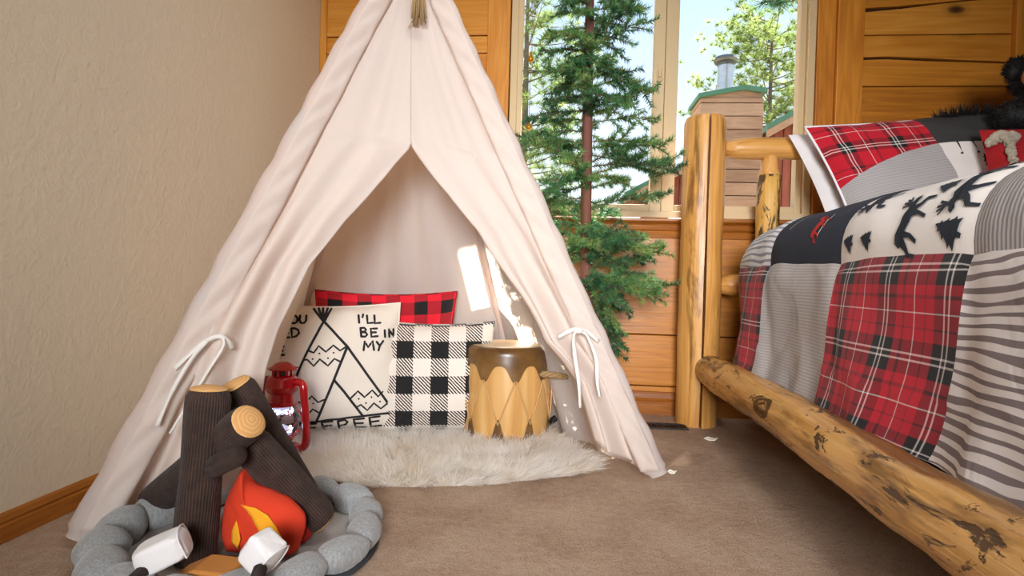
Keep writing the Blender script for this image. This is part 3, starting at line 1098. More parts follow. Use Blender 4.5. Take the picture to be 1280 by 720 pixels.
# ================================================================== PILLOWS
class Pillow:
    def __init__(self, w, h, d, base, yaw=0.0, lean=0.0, roll=0.0, seed=0.0, pull=0.05, full=0.5, sag=0.0, shear=0.0):
        self.shear = shear
        self.w, self.h, self.d, self.seed, self.pull, self.full, self.sag = w, h, d, seed, pull, full, sag
        self.m = Matrix.Translation(Vector(base)) @ Matrix.Rotation(R(yaw), 4, 'Z') @ Matrix.Rotation(R(lean), 4, 'X') @ Matrix.Rotation(R(roll), 4, 'Y')

    def P(self, a, b, side=1, off=0.0):
        """a, b in -1..1; side 1 = front; local x right, z up, front -y"""
        x = self.w / 2 * a * (1 - self.pull * (1 - b * b) * abs(a) ** 3)
        z = self.h / 2 * b * (1 - self.pull * (1 - a * a) * abs(b) ** 3)
        e = max(0.0, (1 - a * a)) * max(0.0, (1 - b * b))
        t = self.d / 2 * e ** self.full
        t *= 1 + 0.16 * nz3(a * 1.7 + self.seed, b * 1.7, self.seed + side)
        t += 0.006 * nz3(a * 5, b * 5 + self.seed, side * 3.0) * min(1, e * 4)
        ang = math.atan2(b, a)
        t += 0.007 * math.sin(ang * 15 + self.seed + 2 * nz3(a, b, self.seed)) * max(0, (max(abs(a), abs(b)) - 0.6) / 0.4) * min(1, e * 12)
        z -= self.sag * (1 - a * a) * max(0, b)
        x -= self.shear * z
        y = -side * (t + off)
        return self.m @ Vector((x, y, z + self.h / 2))

    def part(self, name, mat, parent, a0=-1, a1=1, b0=-1, b1=1, n=26, sides=(1, -1), uvs=None, off=0.0):
        B_ = MB()
        for sd in sides:
            def fn(u, v):
                a = a0 + (a1 - a0) * u
                bl, bh = (q(a) if callable(q) else q for q in (b0, b1))
                b = bl + (bh - bl) * v
                return self.P(a, b, sd, off), (a * self.w / 2 + (0 if sd == 1 else 3.1), b * self.h / 2)
            B_.grid(fn, n, n, flip=(sd == -1))
        return B_.build(name, mat, parent)

    def piping(self, mat, parent, r_=0.004, name='piping'):
        pts = []
        N = 14
        for a0, b0, a1, b1 in ((-1, -1, 1, -1), (1, -1, 1, 1), (1, 1, -1, 1), (-1, 1, -1, -1)):
            for i in range(N):
                t = i / N
                pts.append(self.P(a0 + (a1 - a0) * t, b0 + (b1 - b0) * t))
        pts.append(pts[0])
        return MB().tube(pts, r_, 6, cap=False).build(name, mat, parent)

    def strokes(self, lines, width, name, mat, parent, off=0.0022):
        """lines: lists of (a, b) points; ribbons that hug the front of the pillow"""
        B_ = MB()
        for ln in lines:
            pts = []
            for (a0, b0), (a1, b1) in zip(ln[:-1], ln[1:]):
                L_ = math.hypot((a1 - a0) * self.w / 2, (b1 - b0) * self.h / 2)
                k_ = max(1, int(L_ / 0.010))
                for i in range(k_):
                    pts.append((a0 + (a1 - a0) * i / k_, b0 + (b1 - b0) * i / k_))
            pts.append(ln[-1])
            vs, fs = [], []
            hw = width / 2
            for i, (a, b) in enumerate(pts):
                pa, pb = pts[max(i - 1, 0)], pts[min(i + 1, len(pts) - 1)]
                tx, tz = (pb[0] - pa[0]) * self.w / 2, (pb[1] - pa[1]) * self.h / 2
                L_ = math.hypot(tx, tz) + 1e-9
                nx, nz_ = -tz / L_ * hw / (self.w / 2), tx / L_ * hw / (self.h / 2)
                for sg in (-1, 1):
                    vs.append(self.P(max(-1, min(1, a + sg * nx)), max(-1, min(1, b + sg * nz_)), 1, off))
            for i in range(len(pts) - 1):
                fs.append((2 * i, 2 * i + 1, 2 * i + 3, 2 * i + 2))
            B_.add(vs, fs)
            for (a, b) in (ln[0], ln[-1]) + tuple(ln[1:-1]):
                c_ = [self.P(max(-1, min(1, a + hw * math.cos(t) / (self.w / 2))), max(-1, min(1, b + hw * math.sin(t) / (self.h / 2))), 1, off) for t in [i * math.pi / 4 for i in range(8)]]
                B_.add(c_, [tuple(reversed(range(8)))])
        return B_.build(name, mat, parent)


# red and black check pillow at the back
p = thing('throw_pillow', 'red and black buffalo check pillow standing behind the other pillows', 'pillow', (-0.66, 2.10, 0.02), 'pillows in the tent')
pw = Pillow(0.49, 0.50, 0.11, (-0.665, 2.095, 0.012), yaw=23.5, lean=15, roll=-0.5, seed=2.0, pull=0.05, sag=0.004)
pw.part('cover', M['red_check'], p)
pw.piping(M['red_check'], p, 0.003)

# printed teepee pillow
p = thing('printed_pillow', 'cream pillow printed with black teepee drawing and lettering', 'pillow', (-0.74, 1.87, 0.02), 'pillows in the tent')
pw = Pillow(0.425, 0.435, 0.17, (-0.752, 1.875, 0.014), yaw=15, lean=-3, roll=-2.0, seed=5.0, pull=0.055)
pw.part('cover', M['cream'], p)
pw.piping(M['cream'], p, 0.003, 'seam')


def TP(x, y):
    a = (x - (30 + (700 - y) * 0.02)) / 568
    b_ = 1 - (y - (112 - 0.055 * (x - 60))) / 600
    return (2 * a - 1, 2 * b_ - 1)


def SL(*lines):
    return [[TP(*q) for q in ln] for ln in lines]


def arc(cx, cy, rx, ry, a0, a1, n=10):
    return [(cx + rx * math.cos(R(a0 + (a1 - a0) * i / n)), cy + ry * math.sin(R(a0 + (a1 - a0) * i / n))) for i in range(n + 1)]


pw.strokes(SL([(232, 112), (279, 176)], [(252, 108), (280, 174)], [(270, 106), (281, 172)], [(290, 106), (281, 172)], [(306, 108), (283, 174)],
              [(280, 175), (205, 330), (120, 520), (70, 645)], [(280, 175), (330, 232), (380, 290), (470, 430), (545, 545), (575, 595)],
              [(70, 662), (240, 640), (430, 612), (575, 595)], [(380, 290), (320, 440), (237, 638)], [(320, 440), (385, 530), (435, 612)]),
           0.0082, 'teepee_drawing', M['ink'], p)
for band_ in ([(215, 312), (240, 320), (260, 290), (290, 315), (322, 285), (350, 308), (375, 290)],
              [(198, 354), (212, 352), (240, 378), (265, 348), (298, 376), (325, 345), (350, 358)],
              [(385, 525), (418, 492), (445, 520), (480, 488), (505, 518), (527, 496)],
              [(412, 566), (428, 555), (455, 582), (485, 548), (515, 575), (553, 545)],
              [(108, 555), (125, 530), (150, 560), (168, 545), (192, 550), (225, 515), (250, 543), (277, 530)],
              [(88, 612), (115, 585), (140, 612), (165, 588), (190, 617), (225, 577), (252, 595)]):
    pw.strokes(SL(band_), 0.0058, 'zigzag_band', M['ink'], p)
for x, y in ((263, 323), (235, 348), (322, 318), (298, 343), (420, 527), (450, 547), (475, 520), (512, 541), (198, 578), (228, 549), (150, 580), (120, 570)):
    pw.strokes(SL([(x, y), (x + 1, y)]), 0.0058, 'dot', M['ink'], p)
LETTERS = [[[(427, 140), (430, 178)]], [[(447, 136), (445, 150)]], [[(464, 141), (467, 179), (490, 177)]], [[(496, 141), (499, 179), (523, 177)]],
           [[(436, 203), (439, 243)], [(436, 203), (452, 202), (459, 210), (452, 220), (438, 222)], [(438, 222), (458, 224), (464, 234), (456, 243), (439, 243)]],
           [[(508, 204), (480, 206), (483, 243), (511, 240)], [(482, 223), (503, 222)]],
           [[(543, 212), (545, 243)]], [[(565, 243), (563, 208), (586, 243), (584, 207)]],
           [[(448, 305), (453, 266), (468, 290), (488, 264), (494, 303)]], [[(506, 266), (520, 284)], [(536, 262), (520, 284), (514, 305)]],
           [[(62, 158), (64, 196)]], [[(34, 160), (36, 198)]], [[(62, 158), (84, 155)], [(63, 176), (80, 174)]],
           [[(96, 155), (112, 172)], [(127, 150), (112, 172), (108, 194)]],
           [arc(150, 172, 17, 19, 0, 360, 14)], [[(176, 152), (176, 176), (184, 188), (196, 187), (203, 176), (203, 150)]],
           [[(30, 268), (28, 228), (52, 264), (50, 225)]], [[(88, 224), (62, 227), (64, 266), (91, 262)], [(63, 245), (84, 243)]],
           [[(127, 219), (101, 222), (103, 261), (130, 257)], [(102, 240), (123, 238)]],
           [[(140, 216), (142, 256), (162, 250), (175, 235), (170, 220), (155, 214), (140, 216)]],
           [[(28, 346), (30, 308), (42, 332), (55, 304), (59, 343)]], [[(102, 299), (73, 303), (76, 342), (104, 337)], [(74, 322), (97, 319)]]]
LETTERS.pop(11)
LETTERS[10] = [[(44, 160), (46, 198)]]
for lt_ in LETTERS:
    pw.strokes(SL(*lt_), 0.0074, 'letter', M['ink'], p)
for i, ch in enumerate('TEEPEE'):
    x = 118 + i * 68
    y = 664 - i * 8.6
    if ch == 'T':
        tee = [[(x, y), (x + 52, y - 6)], [(x + 26, y - 3), (x + 29, y + 50)]]
    elif ch == 'E':
        tee = [[(x + 48, y - 6), (x + 4, y), (x + 7, y + 50), (x + 52, y + 45)], [(x + 5, y + 24), (x + 42, y + 19)]]
    else:
        tee = [[(x + 8, y + 52), (x + 5, y)], [(x + 5, y), (x + 34, y - 6), (x + 44, y + 6), (x + 36, y + 20), (x + 7, y + 26)]]
    pw.strokes(SL(*tee), 0.0080, 'letter', M['ink'], p)

# woven black and white pillow
p = thing('throw_pillow', 'black and white woven buffalo check pillow leaning beside the drum', 'pillow', (-0.42, 1.97, 0.02), 'pillows in the tent')
pw = Pillow(0.405, 0.385, 0.17, (-0.435, 1.950, 0.010), yaw=12, lean=-5, roll=-0.5, seed=8.0, pull=0.075)
pw.part('cover', M['bw_check'], p)
pw.piping(M['bw_check'], p, 0.004, 'seam')

# ================================================================== DRUM
DX, DY, DZ = -0.197, 2.015, 0.008
drum = thing('rawhide_drum', 'wooden log drum with scalloped brown rawhide top and lacing', 'drum', (DX, DY, DZ))
RD_ = [(0.135, 0.0), (0.150, 0.006), (0.153, 0.10), (0.152, 0.18), (0.149, 0.26), (0.146, 0.30), (0.130, 0.304)]


def drum_r(z):
    return interp([(0, 0.150), (0.10, 0.153), (0.18, 0.152), (0.26, 0.149), (0.30, 0.146)], z)


NST = 12
# body: staves with slightly flattened faces and one deep groove
def body(u, v):
    a = 2 * math.pi * u
    z = 0.0 + 0.30 * v
    r_ = drum_r(z) * (1 + 0.006 * math.cos(a * 9 + 0.4))
    gr = ((a - R(-52) + math.pi) % (2 * math.pi)) - math.pi
    r_ -= 0.006 * math.exp(-(gr / 0.03) ** 2)
    return (DX + r_ * math.cos(a), DY + r_ * math.sin(a), DZ + z), (u, v)


b = MB().grid(body, 96, 14, closed_u=True)
b.build('shell', M['drum_wood'], drum)
MB().lathe([(0.001, DZ), (0.149, DZ + 0.001), (0.149, DZ + 0.01)], 32, cx=DX, cy=DY, caps=False).build('bottom_skin', M['rawhide'], drum)


def scallop_top(a):
    c = 0.5 + 0.5 * math.cos(a * 9 + R(300))
    return 0.052 + 0.058 * (c ** 1.6)


def skin(u, v):
    a = 2 * math.pi * u
    lo = 0.306 - scallop_top(a)
    if v < 0.8:
        z = lo + (0.290 - lo) * (v / 0.8)
        r_ = drum_r(z) + 0.0045
    else:
        t = (v - 0.8) / 0.2
        z = 0.290 + 0.022 * math.sin(t * math.pi / 2)
        r_ = drum_r(0.29) + 0.0045 - 0.020 * (1 - math.cos(t * math.pi / 2))
    return (DX + r_ * math.cos(a), DY + r_ * math.sin(a), DZ + z), (u, v)


b = MB().grid(skin, 144, 14, closed_u=True)
sk = b.build('rawhide_skirt', M['rawhide'], drum)
MB().lathe([(0.001, DZ + 0.3132), (0.09, DZ + 0.3134), (0.128, DZ + 0.3128), (0.1335, DZ + 0.311)], 48, cx=DX, cy=DY, caps=False).build('drum_head', M['skin'], drum)


def skin_b(u, v):
    a = 2 * math.pi * u
    c = 0.5 + 0.5 * math.cos(a * 9 + R(300) + math.pi)
    hi = 0.004 + 0.078 * (c ** 4)
    z = hi * v
    r_ = drum_r(z) + 0.004
    return (DX + r_ * math.cos(a), DY + r_ * math.sin(a), DZ + z), (u, v)


MB().grid(skin_b, 144, 5, closed_u=True).build('rawhide_skirt', M['rawhide'], drum)
for i in range(9):
    a0 = (2 * math.pi * i - R(300)) / 9
    for sg in (-1, 1):
        a1 = a0 + sg * math.pi / 9
        z0, z1 = 0.206, 0.062
        pts = []
        for t in [j / 6 for j in range(7)]:
            a = a0 + (a1 - a0) * t + sg * 0.012 * (1 - t)
            z = z0 + (z1 - z0) * t
            r_ = drum_r(z) + 0.0065
            pts.append((DX + r_ * math.cos(a), DY + r_ * math.sin(a), DZ + z))
        MB().tube(pts, 0.0030, 6).build('lace', M['lace'], drum)
# rope loop handle on the side
ah = R(-24)
hx, hy = DX + 0.15 * math.cos(ah), DY + 0.15 * math.sin(ah)
out = Vector((math.cos(R(-4)), math.sin(R(-4)), 0))
sd = Vector((-out.y, out.x, 0))
h0 = Vector((hx - 0.03, hy - 0.005, DZ + 0.222))
loop = [h0 - sd * 0.012, h0 + out * 0.045 - sd * 0.030 + Vector((0, 0, 0.004)), h0 + out * 0.090 - sd * 0.026, h0 + out * 0.112, h0 + out * 0.095 + sd * 0.030 + Vector((0, 0, 0.010)), h0 + out * 0.055 + sd * 0.035 + Vector((0, 0, 0.012)), h0 + out * 0.02 + sd * 0.02 + Vector((0, 0, 0.008))]
LP = smooth_path(loop, 8)
b = MB()
for ph in range(3):
    pts = []
    for i, p_ in enumerate(LP):
        t = (LP[min(i + 1, len(LP) - 1)] - LP[max(i - 1, 0)]).normalized()
        n1 = t.cross(Vector((0, 0, 1))).normalized()
        n2 = n1.cross(t)
        a = i * 0.55 + ph * 2 * math.pi / 3
        pts.append(p_ + (n1 * math.cos(a) + n2 * math.sin(a)) * 0.0058)
    b.tube(pts, 0.0062, 7)
b.build('rope_handle', M['rope'], drum)
b = MB()
for j in range(5):
    c_ = h0 + Vector((-0.004 + random.uniform(-0.006, 0.006), -0.012 + random.uniform(-0.003, 0.003), -0.012 + j * 0.007))
    b.ball(c_, (0.010, 0.007, 0.006), 8, 6)
b.build('handle_knot', M['lace'], drum)

# ================================================================== LANTERN
LX, LY, LZ = -0.812, 1.605, 0.012
lan = thing('railroad_lantern', 'red metal hurricane lantern glowing with small white lights', 'lantern', (LX, LY, LZ))


def LA(prof, name, mat, n=28):
    return MB().lathe([(r_, LZ + z) for r_, z in prof], n, cx=LX, cy=LY).build(name, mat, lan, autosmooth=35)


LA([(0.046, 0.0), (0.054, 0.003), (0.056, 0.010), (0.054, 0.020), (0.047, 0.030), (0.030, 0.037), (0.024, 0.044), (0.030, 0.046), (0.032, 0.052), (0.028, 0.055)], 'tank', M['red_metal'])
LA([(0.024, 0.055), (0.030, 0.060), (0.042, 0.078), (0.046, 0.096), (0.044, 0.114), (0.036, 0.134), (0.031, 0.145)], 'glass_globe', M['globe'])
LA([(0.029, 0.143), (0.040, 0.146), (0.041, 0.151), (0.033, 0.155), (0.032, 0.178), (0.037, 0.182), (0.042, 0.190), (0.044, 0.198), (0.041, 0.205), (0.039, 0.218), (0.034, 0.226), (0.025, 0.230)], 'hood', M['red_metal'])
LA([(0.020, 0.228), (0.020, 0.246), (0.017, 0.246)], 'chimney_neck', M['black_metal'])
for i in range(6):
    a = i * math.pi / 3 + 0.5
    MB().box(LX + 0.022 * math.cos(a) - 0.004, LX + 0.022 * math.cos(a) + 0.004, LY + 0.022 * math.sin(a) - 0.004, LY + 0.022 * math.sin(a) + 0.004, LZ + 0.228, LZ + 0.247).build('neck_post', M['red_metal'], lan, smooth=False)
LA([(0.020, 0.244), (0.038, 0.245), (0.040, 0.249), (0.030, 0.254), (0.020, 0.262), (0.012, 0.266), (0.002, 0.267)], 'cap', M['red_metal'])
for sg in (1, -1):
    d_ = Vector((math.cos(R(-12)), math.sin(R(-12)), 0)) * sg
    c0 = Vector((LX, LY, LZ))
    pts = smooth_path([c0 + d_ * 0.036 + Vector((0, 0, 0.212)), c0 + d_ * 0.052 + Vector((0, 0, 0.213)), c0 + d_ * 0.066 + Vector((0, 0, 0.203)), c0 + d_ * 0.070 + Vector((0, 0, 0.17)), c0 + d_ * 0.076 + Vector((0, 0, 0.11)), c0 + d_ * 0.079 + Vector((0, 0, 0.06)), c0 + d_ * 0.072 + Vector((0, 0, 0.036)), c0 + d_ * 0.05 + Vector((0, 0, 0.026))], 6)
    MB().tube(pts, 0.0105, 12).build('side_tube', M['red_metal'], lan)
for ph in (0, math.pi / 2, math.pi, 3 * math.pi / 2):
    pts = []
    for i in range(17):
        t = i / 16
        a = ph + t * math.pi * 0.9
        z = 0.060 + 0.085 * t
        r_ = 0.030 + 0.019 * math.sin(math.pi * min(1, t * 1.02)) ** 0.8
        pts.append((LX + r_ * math.cos(a), LY + r_ * math.sin(a), LZ + z))
    MB().tube(pts, 0.0014, 6).build('guard_wire', M['red_metal'], lan)
pts = [(LX + 0.044 * math.cos(a), LY + 0.044 * math.sin(a), LZ + 0.066 + 0.004 * math.sin(a * 2)) for a in [i * math.pi / 14 for i in range(29)]]
MB().tube(pts, 0.0020, 6).build('guard_wire', M['red_metal'], lan)
kd = Vector((math.cos(R(-65)), math.sin(R(-65)), 0))
kp = Vector((LX, LY, LZ + 0.047))
kb = MB().tube([kp + kd * 0.02, kp + kd * 0.060, kp + kd * 0.062, kp + kd * 0.074, kp + kd * 0.076], [0.004, 0.004, 0.012, 0.012, 0.009], 14).build('knob', M['black_plastic'], lan, smooth=False)
kb['label'] = 'black round dimmer knob'
refl = [LA([(0.010, 0.058), (0.026, 0.062), (0.028, 0.070), (0.016, 0.084), (0.006, 0.090)], 'reflector', M['reflector'], 14),
LA([(0.006, 0.118), (0.016, 0.126), (0.026, 0.140), (0.026, 0.144)], 'reflector', M['reflector'], 14)]
for i in range(12):
    a = i * 2 * math.pi / 6 + (0.5 if i > 5 else 0)
    r_, z = (0.026, 0.079) if i < 6 else (0.022, 0.125)
    sub(MB().ball((LX + r_ * math.cos(a), LY + r_ * math.sin(a), LZ + z), (0.0032, 0.0032, 0.0032), 8, 5).build('led_bulb', M['led'], lan), refl[0] if i < 6 else refl[1])
lan.scale = (1.08, 1.08, 1.04)

# ================================================================== PLUSH CAMPFIRE
FX, FY, FR = -0.620, 1.085, 0.238
mat_t = thing('campfire_mat', 'round grey felt campfire mat ringed by stuffed grey stones', 'play mat', (FX, FY, 0))
MB().lathe([(FR + 0.018, 0.002), (FR + 0.024, 0.004), (FR + 0.022, 0.008), (FR - 0.01, 0.009)], 64, cx=FX, cy=FY).build('base_disc', M['felt_dark'], mat_t)
MB().lathe([(FR - 0.01, 0.0095), (FR - 0.02, 0.0105), (0.001, 0.0115)], 48, cx=FX, cy=FY, caps=False).build('felt_top', M['felt'], mat_t)
rs = random.Random(11)
NSTN = 16
for i in range(NSTN):
    a = 2 * math.pi * i / NSTN + 0.12 + rs.uniform(-0.03, 0.03)
    rr_ = FR + rs.uniform(-0.006, 0.002)
    c = Vector((FX + rr_ * math.cos(a), FY + rr_ * math.sin(a), 0.036))
    big = 1.0 + 0.22 * max(0, -math.cos(a))
    ln_ = 0.055 * rs.uniform(0.92, 1.12) * big
    wd = 0.033 * rs.uniform(0.9, 1.15) * big
    ht = 0.031 * rs.uniform(0.9, 1.15) * big
    q = Matrix.Rotation(a + math.pi / 2 + rs.uniform(-0.35, 0.35), 3, 'Z')
    sd_ = i * 3.3

    def stone(u, v, q=q, c=c, ln_=ln_, wd=wd, ht=ht, sd_=sd_):
        th, ph = 2 * math.pi * u, math.pi * (v - 0.5)
        d = Vector((math.cos(ph), math.sin(ph) * math.cos(th), math.sin(ph) * math.sin(th)))
        d = Vector((math.sin(ph), math.cos(ph) * math.cos(th), math.cos(ph) * math.sin(th)))
        k_ = 1 + 0.10 * nz3(d.x * 1.5 + sd_, d.y * 1.5, d.z * 1.5) + 0.012 * math.sin(th * 7) * abs(d.x)
        p_ = q @ Vector((d.x * ln_ * k_, d.y * wd * k_, 0)) + Vector((0, 0, d.z * ht * k_))
        z = max(c.z + p_.z, 0.009)
        return (c.x + p_.x, c.y + p_.y, z), (u, v)
    MB().grid(stone, 20, 14, closed_u=True).build('stone', M['stone'], mat_t)


def plush_log(label, p0, p1, r_, seed, stub=None, bend=0.0, name='stuffed_log'):
    p0, p1 = Vector(p0), Vector(p1)
    t = thing(name, label, 'toy log', p0, 'stuffed campfire logs')
    ax = (p1 - p0).normalized()
    ref = Vector((0, 1, 0)) if abs(ax.y) < 0.8 else Vector((1, 0, 0))
    sx = ax.cross(ref).normalized()
    sy = sx.cross(ax)
    L_ = (p1 - p0).length
    N = 26

    def prof(v):
        e = min(v, 1 - v) * L_
        return r_ * (1 - 0.16 * max(0, 1 - e / (r_ * 0.5)) ** 2)

    def fn(u, v):
        a = 2 * math.pi * u
        c_ = p0.lerp(p1, v) + sy * bend * math.sin(math.pi * v)
        rr = prof(v) * (1 + 0.07 * nz3(math.cos(a) + seed, math.sin(a), v * 3) + 0.018 * math.sin(v * 9 + a * 2 + seed))
        return c_ + (sx * math.cos(a) + sy * math.sin(a)) * rr, (u, v * L_)
    MB().grid(fn, 30, N, closed_u=True).build('log_cover', M['cord'], t)
    for end, sgn in ((p1, 1), (p0, -1)):
        vs, us, fs = [], [], []
        rings = [(0.0, 0.010), (0.45, 0.008), (0.75, 0.005), (0.87, 0.0)]
        for k_, (f, h) in enumerate(rings):
            for i in range(24):
                a = 2 * math.pi * i / 24
                rr = f * r_ * (1 + 0.07 * nz3(math.cos(a) + seed, math.sin(a), (1 if sgn > 0 else 0) * 3))
                vs.append(end + ax * sgn * (h - 0.0005) + (sx * math.cos(a) + sy * math.sin(a)) * rr)
                us.append((f * r_ * math.cos(a), f * r_ * math.sin(a)))
        for k_ in range(len(rings) - 1):
            for i in range(24):
                j = (i + 1) % 24
                q_ = (k_ * 24 + i, (k_ + 1) * 24 + i, (k_ + 1) * 24 + j, k_ * 24 + j)
                fs.append(q_ if sgn > 0 else q_[::-1])
        e = MB().add(vs, fs, us).build('log_end', M['log_end'], t)
        e['label'] = 'tan end stitched with growth rings'
    if stub:
        s0, s1, sr = Vector(stub[0]), Vector(stub[1]), stub[2]
        MB().tube([s0, s0.lerp(s1, 0.5), s0.lerp(s1, 0.9), s1, s1 + (s1 - s0) * 0.03], [sr * 1.25, sr, sr * 0.95, sr * 0.75, sr * 0.2], 16, bumpy=0.1, freq=20).build('branch_stub', M['cord'], t)
    return t


plush_log('upright dark brown corduroy log with short side stub, nearest the camera', (-0.668, 0.995, 0.012), (-0.660, 1.02, 0.326), 0.038, 1.0, stub=((-0.650, 1.005, 0.182), (-0.574, 0.985, 0.220), 0.020))
plush_log('dark corduroy log sloping down to the mat beside the orange flame', (-0.482, 1.13, 0.043), (-0.612, 1.068, 0.222), 0.0375, 4.0)
plush_log('dark corduroy log with round tan end poking out over the crossing', (-0.875, 1.165, 0.040), (-0.566, 0.995, 0.277), 0.036, 8.0)
plush_log('rearmost dark corduroy log, its tan top tilted beside the upright one', (-0.560, 1.215, 0.050), (-0.664, 1.110, 0.318), 0.037, 12.0, bend=0.004)

# flame
fl = thing('stuffed_flame', 'orange red stuffed flame with yellow crescent between the corduroy logs', 'toy flame', (-0.555, 1.075, 0.012))
FLX, FLY = -0.562, 1.045


def flame_outline(t):
    """closed outline (x, z) of the flame"""
    pts = [(-0.070, 0.0), (-0.082, 0.04), (-0.076, 0.09), (-0.062, 0.128), (-0.043, 0.158), (-0.030, 0.134), (0.008, 0.120), (0.052, 0.100), (0.081, 0.070), (0.076, 0.028), (0.052, 0.0)]
    return pts


def cushion(outline, yc, depth, mat, parent, name, tilt=0.0, seed=0.0, cx=FLX, cz=0.012, rings=9):
    P = [Vector((x, 0, z)) for x, z in outline]
    S = smooth_path(P + [P[0]], 5)[:-1]
    n = len(S)
    c = Vector((sum(q.x for q in S) / n, 0, sum(q.z for q in S) / n))
    vs, fs = [], []
    for side in (-1, 1):
        base = len(vs)
        for k_ in range(rings + 1):
            f = k_ / rings
            for i in range(n):
                q = c.lerp(S[i], math.sin(f * math.pi / 2))
                y = side * depth * math.cos(f * math.pi / 2) * (1 + 0.12 * nz3(q.x * 20 + seed, q.z * 20))
                y += 0.003 * nz3(q.x * 60 + seed, q.z * 60, 2.0)
                vs.append((cx + q.x, yc + y + tilt * q.z, cz + q.z))
        for k_ in range(rings):
            for i in range(n):
                j = (i + 1) % n
                q_ = (base + k_ * n + i, base + k_ * n + j, base + (k_ + 1) * n + j, base + (k_ + 1) * n + i)
                fs.append(q_ if side == -1 else q_[::-1])
    return MB().add(vs, fs).build(name, mat, parent)


ff = cushion(flame_outline(0), FLY, 0.040, M['orange'], fl, 'front_flame', 0.05)
cushion([(-0.02, 0.0), (-0.03, 0.06), (-0.015, 0.10), (0.004, 0.118), (0.010, 0.150), (0.034, 0.125), (0.058, 0.09), (0.075, 0.05), (0.06, 0.0)], FLY + 0.055, 0.030, M['red_plush'], fl, 'rear_flame', 0.08, 4.0)


def flame_y(x, z):
    """front of the flame at local x, z"""
    best = 0.0
    r_ = min(1.0, math.hypot((x - 0.0) / 0.083, (z - 0.066) / 0.082))
    return FLY - 0.040 * math.sqrt(max(0, 1 - r_ * r_)) + 0.05 * z - 0.0035


def applique(poly, name, parent, mat):
    tri = geometry.tessellate_polygon([[Vector((x, z, 0)) for x, z in poly]])
    bm = bmesh.new()
    vv = [bm.verts.new((x, 0, z)) for x, z in poly]
    for t in tri:
        try:
            bm.faces.new([vv[i] for i in t])
        except ValueError:
            pass
    bmesh.ops.subdivide_edges(bm, edges=bm.edges[:], cuts=3, use_grid_fill=True)
    bmesh.ops.triangulate(bm, faces=bm.faces[:])
    vs = [(FLX + v.co.x, flame_y(v.co.x, v.co.z), 0.012 + v.co.z) for v in bm.verts]
    bm.verts.index_update()
    fs = [tuple(v.index for v in f.verts) for f in bm.faces]
    bm.free()
    o = MB().add(vs, fs).build(name, mat, parent)
    md = o.modifiers.new('thickness', 'SOLIDIFY')
    md.thickness = 0.003
    md.offset = 0
    return o


ya = sub(applique([(-0.027, 0.104), (0.004, 0.101), (0.028, 0.089), (0.045, 0.067), (0.055, 0.042), (0.054, 0.024), (0.042, 0.020), (0.030, 0.032), (0.020, 0.050), (0.010, 0.068), (-0.001, 0.085), (-0.014, 0.097)], 'yellow_crescent', fl, M['yellow']), ff)
sub(applique([(-0.031, 0.076), (-0.026, 0.060), (-0.022, 0.042), (-0.030, 0.022), (-0.042, 0.032), (-0.040, 0.056)], 'yellow_tongue', fl, M['yellow']), ff)


def marshmallow(label, c, sx, sy, sz, yaw, tilt, stick, seed):
    c = Vector(c)
    t = thing('stuffed_marshmallow', label, 'toy marshmallow', c, 'stuffed marshmallows on sticks')
    q = Matrix.Rotation(R(yaw), 3, 'Z') @ Matrix.Rotation(R(tilt), 3, 'Y')

    def fn(u, v):
        th, ph = 2 * math.pi * u, math.pi * (v - 0.5)
        d = Vector((math.cos(th) * math.cos(ph), math.sin(th) * math.cos(ph), math.sin(ph)))
        e = 0.42
        sg = lambda x: math.copysign(abs(x) ** e, x)
        k_ = 1 + 0.07 * nz3(d.x * 2 + seed, d.y * 2, d.z * 2) + 0.02 * nz3(d.x * 7 + seed, d.y * 7, d.z * 7)
        return c + q @ Vector((sg(d.x) * sx * k_, sg(d.y) * sy * k_, sg(d.z) * sz * k_)), (u, v)
    mm_ = MB().grid(fn, 40, 24, closed_u=True).build('marshmallow', M['white_cloth'], t)
    N = 14
    pts = []
    for (s1, s2) in ((-1, -1), (1, -1), (1, 1), (-1, 1), (-1, -1)):
        pts.append(c + q @ Vector((sx * 0.90, s1 * sy * 0.86, s2 * sz * 0.86)))
    sub(MB().tube(smooth_path(pts, 3), 0.0016, 6, cap=False).build('seam', M['white_cloth'], t), mm_)
    MB().tube([Vector(p_) for p_ in stick], [0.011] * len(stick), 12).build('stick', M['cord'], t)
    return t


marshmallow('white stuffed marshmallow leaning on foot of the upright log', (-0.647, 0.883, 0.086), 0.039, 0.029, 0.023, 25, -22, [(-0.655, 0.86, 0.07), (-0.668, 0.80, 0.045), (-0.675, 0.75, 0.03)], 3.0)
marshmallow('white stuffed marshmallow in front of the orange flame', (-0.478, 0.890, 0.094), 0.026, 0.026, 0.028, -15, 35, [(-0.465, 0.86, 0.082), (-0.452, 0.80, 0.055), (-0.44, 0.74, 0.03)], 6.0)
cr_ = thing('stuffed_cracker', 'folded tan felt cracker at the foot of the upright log', 'toy cracker', (-0.575, 0.905, 0.012))
MB().prism([(-0.635, 0.040), (-0.590, 0.062), (-0.535, 0.060), (-0.528, 0.052), (-0.590, 0.052), (-0.632, 0.028)], 0.875, 0.935).build('cracker_top', M['tan_plush'], cr_, smooth=False, bevel=0.004)
MB().box(-0.622, -0.545, 0.870, 0.925, 0.0125, 0.03).build('cracker_bottom', M['tan_plush'], cr_, smooth=False, bevel=0.005)

